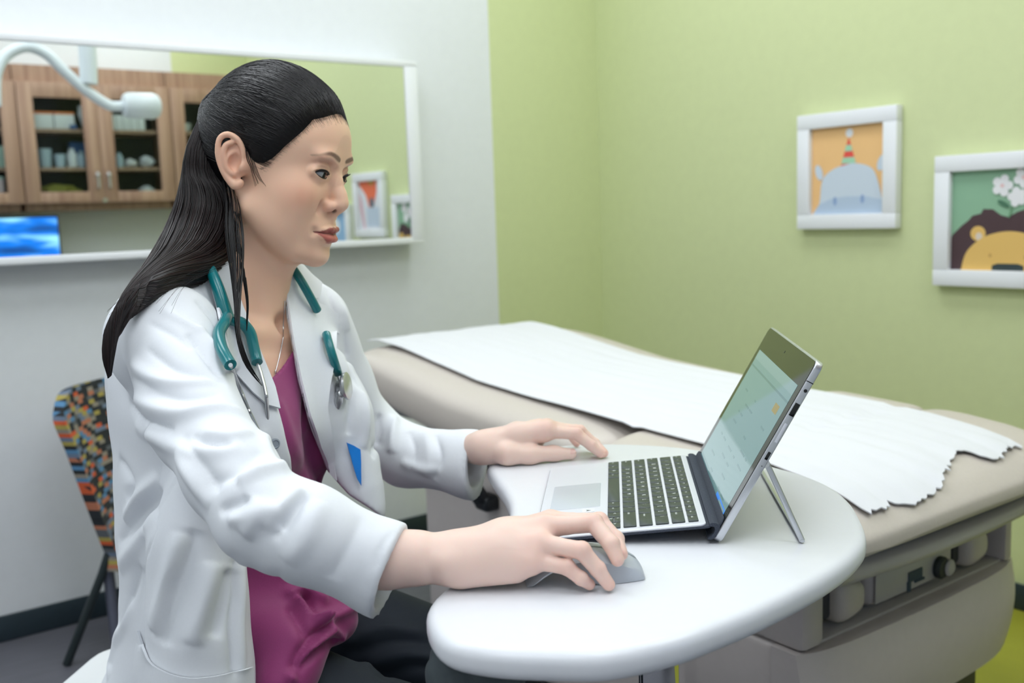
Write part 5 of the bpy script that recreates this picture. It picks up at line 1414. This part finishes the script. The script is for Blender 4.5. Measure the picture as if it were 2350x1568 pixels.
# ------------------------------------------------------------------ hair
m_hair = bpy.data.materials.new('black_hair'); m_hair.use_nodes = True
n, l, bb = nodes_of(m_hair); bb.inputs['Roughness'].default_value = .35; bb.inputs['Specular IOR Level'].default_value = .42
at = n.new('ShaderNodeAttribute'); at.attribute_name = 'tone'; l.new(at.outputs['Color'], bb.inputs['Base Color'])
HB = bvh_of(HVW, HF)
hl_px = [(790, 272), (754, 256), (716, 262), (691, 302), (649, 350), (621, 386), (600, 415), (572, 392), (556, 352)]
hl = []
for q in hl_px:
    h = hit_px(HB, *q)
    if h is not None: hl.append(w2h(h[0]))
hl = np.array(hl); ph = np.degrees(np.arctan2(np.abs(hl[:, 1]), hl[:, 0])); 
o_ = np.argsort(ph); PHI, ZH = ph[o_], hl[o_, 2]
for _ in range(3): ZH = np.array([ZH[0]]+[.5*ZH[i]+.25*(ZH[i-1]+ZH[i+1]) for i in range(1, len(ZH)-1)]+[ZH[-1]])
PHI = np.concatenate([[0], PHI, [PHI[-1]+6, PHI[-1]+12]]); ZH = np.concatenate([[ZH[0]+.001], ZH, [.03, -.10]])
def zh_of(X, Y): return np.interp(np.degrees(np.arctan2(np.abs(Y), X)), PHI, ZH)
c0 = np.array([-.006, 0, .030])
def cap_fn(grow):
    def fn(X, Y, Z):
        def e(c, r):
            x, y, z = (X-c[0])/r[0], (Y-c[1])/r[1], (Z-c[2])/r[2]; k0 = np.sqrt(x*x+y*y+z*z); k1 = np.sqrt((x/r[0])**2+(y/r[1])**2+(z/r[2])**2)
            return k0*(k0-1)/np.maximum(k1, 1e-9)
        d = smin(smin(e((-.006, 0, .034), (.090, .071, .076)), e((.028, 0, .044), (.060, .061, .054)), .02), e((-.012, 0, .066), (.066, .052, .058)), .02)
        dz = Z-zh_of(X, Y)
        d = d-(-.0006+grow*np.clip((dz-.001)/.030, 0, 1)**.9)
        d = smin(d, e((-.092, 0, .056), (.013, .030, .024)), .012)
        return np.maximum(d, np.maximum(-(dz+.004)*.75, -.050-Z))
    return fn
G = Field((-.125, -.10, -.075), (.11, .10, .135), .0022 if 'fast' in DBG else .0016)
G.func((-.125, -.10, -.075), (.11, .10, .135), cap_fn(.0085), 0)
CV, CF_ = G.mesh(); CB = bvh_of(CV, CF_)
def cap_r(d):
    h = CB.ray_cast(Vector(c0+d*.3), Vector(-d)); return .3-h[3] if h[0] is not None else None
HMB = MB(); HTONE = []
def strand(pts, rad, m, nside=3, tone=(15, 13, 16)):
    k0 = len(HMB.v); HMB.tube(pts, rad, m, nside, cap=False); HTONE.extend([lin(tone)]*(len(HMB.v)-k0))
def raw_hair(V, F, tone=(11, 10, 12)):
    HMB.raw(V, F, m_hair); HTONE.extend([lin(tone)]*len(V))
raw_hair(h2w(CV), CF_)
rr = random.Random(21)
def tone_():
    q = rr.random(); return (11+q*8, 10+q*4, 12+q*5)
BUN = np.array([-.101, 0, .058])
def slerp(a, b, t):
    w = math.acos(max(-1, min(1, float(a@b)))); return (a*math.sin((1-t)*w)+b*math.sin(t*w))/max(math.sin(w), 1e-6)
_pf = np.linspace(0, PHI[-4], 60); _zf = np.interp(_pf, PHI, ZH); _pt = np.stack([.075*np.cos(np.radians(_pf)), .075*np.sin(np.radians(_pf)), _zf], 1)
_cl = np.concatenate([[0], np.cumsum(np.linalg.norm(np.diff(_pt, axis=0), axis=1))]); _cl /= _cl[-1]
def rand_phi(): return float(np.interp(rr.random(), _cl, _pf))*rr.choice((-1, 1))
nst = 600 if 'fast' in DBG else 3200
for i in range(nst):
    # start on the hairline or a little behind it, run back over the skull to the gathering point
    phd = rand_phi(); z0 = float(np.interp(abs(phd), PHI, ZH)); 
    d0 = np.array([math.cos(R(phd)), math.sin(R(phd)), 0]); rad0 = .075
    hq = CB.ray_cast(Vector(d0*.3+np.array([0, 0, z0+.002])), Vector(-d0))
    if hq[0] is None: continue
    S = np.array(hq[0])
    d = S-c0; d /= np.linalg.norm(d)
    E_ = BUN+np.array([rr.uniform(-.004, .004), rr.uniform(-.024, .024), rr.uniform(-.016, .020)]); de = E_-c0; de /= np.linalg.norm(de)
    t0 = rr.random()*.05 if rr.random() < .5 else rr.random()**2*.75; t1 = min(1, t0+rr.uniform(.35, .9)) if rr.random() < .6 else 1
    off = rr.uniform(.0001, .0010); wob = rr.uniform(-.02, .02); wf = rr.uniform(2, 5); pts = []; N_ = 12
    for k in range(N_+1):
        t = t0+(t1-t0)*k/N_; q = slerp(d, de, t); q = q+np.array([0, 0, -.05*math.sin(t*math.pi)*(1 if abs(phd) > 40 else 0)]); q /= np.linalg.norm(q)
        r_ = cap_r(q)
        if r_ is None: continue
        if np.linalg.norm(c0+q*r_-np.array([-.006, math.copysign(.076, q[1]), .006])) < .030: continue
        s_ = np.cross(q, de); s_ /= max(np.linalg.norm(s_), 1e-6)
        pts.append(h2w(c0+q*(r_+off*math.sin(min(1, k/N_*3+.15)*math.pi/2))+s_*wob*.06*math.sin(wf*t)))
    if len(pts) > 4:
        R0 = rr.uniform(.00030, .00075); strand(pts, [R0*min(1, .35+k/len(pts)*4, (len(pts)-k)/2.5+.2) for k in range(len(pts))], m_hair, 3, tone_())
# fine short hairs along the hairline
for i in range(500 if 'fast' in DBG else 2200):
    phd = rand_phi(); z0 = float(np.interp(abs(phd), PHI, ZH)); d0 = np.array([math.cos(R(phd)), math.sin(R(phd)), 0]); S = d0*.08+np.array([0, 0, z0+rr.uniform(-1, .35)**3*.009-rr.uniform(0, .001)])
    h = HB.ray_cast(Vector(h2w(d0*.3+np.array([0, 0, S[2]]))), Vector(-(HM @ d0)))
    if h[0] is None: continue
    a = w2h(np.array(h[0])); d = a-c0; L_ = np.linalg.norm(d); d /= L_; de = BUN-c0; de /= np.linalg.norm(de); pts = []
    for k in range(5):
        q = slerp(d, de, k*(.05+.03*(i%3))); r_ = cap_r(q) or L_; pts.append(h2w(c0+q*max(L_ if k == 0 else r_, r_)+q*.0003))
    strand(pts, [.00003, .00008, .00014, .0002, .00018], m_hair, 3, (26, 20, 20))
# long lengths: lofted bundle with strands on and around it
def bundle(front, back, thick, count, rad, tip=.0, spread=1.0, core=True, tones=None, toward=(0, -1, 0), nseg=26, jit=.0):
    A = spline(front, 10); B_ = spline(back, 10); m_ = nseg; tt = np.linspace(0, 1, m_)
    ia = np.linspace(0, len(A)-1, m_); A = np.stack([np.interp(ia, range(len(A)), A[:, k]) for k in range(3)], 1)
    ib = np.linspace(0, len(B_)-1, m_); B_ = np.stack([np.interp(ib, range(len(B_)), B_[:, k]) for k in range(3)], 1)
    Cn = (A+B_)/2; Wd = (A-B_)/2; th = np.interp(tt, np.linspace(0, 1, len(thick)), thick)
    Tn = np.gradient(Cn, axis=0); Tn /= np.linalg.norm(Tn, axis=1, keepdims=True)
    Nn = np.cross(Tn, Wd); Nn /= np.maximum(np.linalg.norm(Nn, axis=1, keepdims=True), 1e-9)
    Nn *= np.sign(Nn @ np.array(toward))[:, None]
    at_ = lambda k, ang, q: Cn[k]+(Wd[k]*math.cos(ang)+Nn[k]*th[k]*math.sin(ang))*q
    if core:
        nn2 = 28; V = [at_(k, 2*math.pi*j/nn2, .94*(1 if k < m_-6 else (m_-k)/7)) for k in range(m_) for j in range(nn2)]
        F = [(k*nn2+j, k*nn2+(j+1) % nn2, (k+1)*nn2+(j+1) % nn2, (k+1)*nn2+j) for k in range(m_-1) for j in range(nn2)]
        F += [tuple(range(nn2)), tuple((m_-1)*nn2+j for j in range(nn2))]
        raw_hair(V, F)
    for i in range(count):
        ang = rr.uniform(0, 2*math.pi); q0 = rr.uniform(.93, 1.03); a0 = rr.uniform(-.045, .045); f0 = rr.uniform(1, 3); k0 = 0 if rr.random() < .6 else rr.randrange(0, m_//2); k1 = m_-1-(rr.randrange(0, 7) if rr.random() < .7 else rr.randrange(0, m_//3))
        pts = [at_(k, ang+a0*math.sin(f0*tt[k]*3), q0*(1+jit*tt[k]**2*math.sin(i*1.7))) for k in range(k0, k1+1)]
        if len(pts) < 5: continue
        r0 = rr.uniform(.6, 1.25)*rad; strand(pts, [r0*min(1, (len(pts)-k)/4+.08) for k in range(len(pts))], m_hair, 3, tones() if tones else tone_())
def ap(x, y, Y):
    if y > 590:
        q = hit_px(UB, x, y)
        if q is not None: Y = min(Y, q[0][1]-.012) if y > 640 or x > 500 else min(Y, q[0][1]-.004)
    return at_y(x, y, Y)
cnt = 500 if 'fast' in DBG else 1700
def tone_b():
    q = rr.random(); return (15+q*26, 12+q*13, 13+q*11)
bundle([ap(520, 290, 1.275), ap(524, 385, 1.262), ap(547, 460, 1.255), ap(552, 540, 1.228), ap(505, 600, 1.170), ap(398, 624, 1.090), ap(312, 668, 1.048), ap(277, 740, 1.034), ap(254, 864, 1.04)],
       [ap(482, 262, 1.285), ap(452, 350, 1.275), ap(425, 455, 1.265), ap(380, 555, 1.215), ap(322, 636, 1.115), ap(274, 712, 1.050), ap(251, 770, 1.036), ap(238, 820, 1.036), ap(249, 866, 1.04)],
       [.028, .050, .054, .046, .026, .013, .009, .007, .005], cnt, .00055, tones=tone_b, jit=.10)
# thin lock in front of the shoulder
bundle([ap(525, 395, 1.25), ap(549, 470, 1.205), ap(557, 540, 1.172), ap(556, 620, 1.150), ap(549, 700, 1.120), ap(550, 765, 1.092), ap(570, 832, 1.082), ap(603, 884, 1.092)],
       [ap(505, 395, 1.25), ap(518, 470, 1.205), ap(520, 540, 1.176), ap(530, 620, 1.152), ap(540, 700, 1.122), ap(543, 765, 1.094), ap(562, 834, 1.084), ap(601, 886, 1.092)],
       [.012, .012, .012, .008, .004, .002, .0012, .0005], 50 if 'fast' in DBG else 95, .00042, core=False, jit=.5)
bundle([ap(552, 560, 1.165), ap(562, 640, 1.150), ap(569, 700, 1.150), ap(566, 760, 1.15)], [ap(546, 560, 1.166), ap(560, 640, 1.152), ap(567, 700, 1.152), ap(565, 762, 1.151)], [.003, .002, .001, .0005], 14, .0005, core=False)
# stray ends over the coat and wisps by the ear
for i in range(12):
    x0 = rr.uniform(300, 470); y0 = 640-(x0-300)*.12
    strand(spline([ap(x0+70, y0-18, 1.13), ap(x0+20, y0+4, 1.098), ap(x0-40, y0+34, 1.07), ap(x0-70-rr.uniform(0, 30), y0+70+rr.uniform(0, 30), 1.06)], 5), .00016, m_hair, 3, (30, 24, 24))
for i in range(26):
    q = rr.uniform(-9, 9)
    p_ = [ap(566+q*.5, 336, 1.205), ap(574+q, 366, 1.198), ap(586+q*1.3, 396+q, 1.193), ap(599+q*1.5, 416+abs(q)*1.5, 1.19)]
    p2 = []
    for z_ in spline(p_, 4):
        px_ = project(z_); h = hit_px(HB, px_[0], px_[1], .0006); p2.append(h[0] if h is not None else z_)
    strand(p2, [.00018*(1-k/len(p2))+.00005 for k in range(len(p2))], m_hair, 3, (24, 19, 19))
ho = wo('hair', HMB.v, HMB.f, m_hair)
set_color(ho, 'tone', np.array(HTONE))
_parts = [(HVW, HF, HCOL), (RV, RF, RCOL), (LV, LF, LCOL), (BV_, BF_, BCOL)]
_V = np.concatenate([p[0] for p in _parts]); _F = []; _n = 0
for p in _parts: _F.append(np.asarray(p[1])+_n); _n += len(p[0])
_body = wo('body', _V, np.concatenate(_F), m_skin)
set_color(_body, 'tone', np.concatenate([p[2] for p in _parts]))
# ================================================================== LIGHT, WORLD, CAMERA
w = bpy.data.worlds.new('World'); bpy.context.scene.world = w; w.use_nodes = True
w.node_tree.nodes['Background'].inputs['Color'].default_value = (.8, .85, .9, 1); w.node_tree.nodes['Background'].inputs['Strength'].default_value = .05
cd = bpy.data.cameras.new('camera'); cam = bpy.data.objects.new('camera', cd); C.objects.link(cam)
cd.sensor_width = 36; cd.lens = 36*FOC/IW; cd.clip_start = .05; cd.clip_end = 60
Mc = Matrix(((CX[0], CU[0], -CF[0], 0), (CX[1], CU[1], -CF[1], 0), (CX[2], CU[2], -CF[2], CAM_H), (0, 0, 0, 1)))
cam.matrix_world = Mc
cd.dof.use_dof = True; cd.dof.focus_distance = 1.08; cd.dof.aperture_fstop = 5.0
sc = bpy.context.scene; sc.camera = cam
sc.view_settings.view_transform = 'Standard'; sc.view_settings.look = 'None'; sc.view_settings.exposure = EXPO; sc.view_settings.gamma = 1
sc.view_settings.use_curve_mapping = False
sc.cycles.max_bounces = 6; sc.cycles.diffuse_bounces = 3; sc.cycles.glossy_bounces = 3; sc.cycles.transmission_bounces = 4
sc.cycles.caustics_reflective = False; sc.cycles.caustics_refractive = False
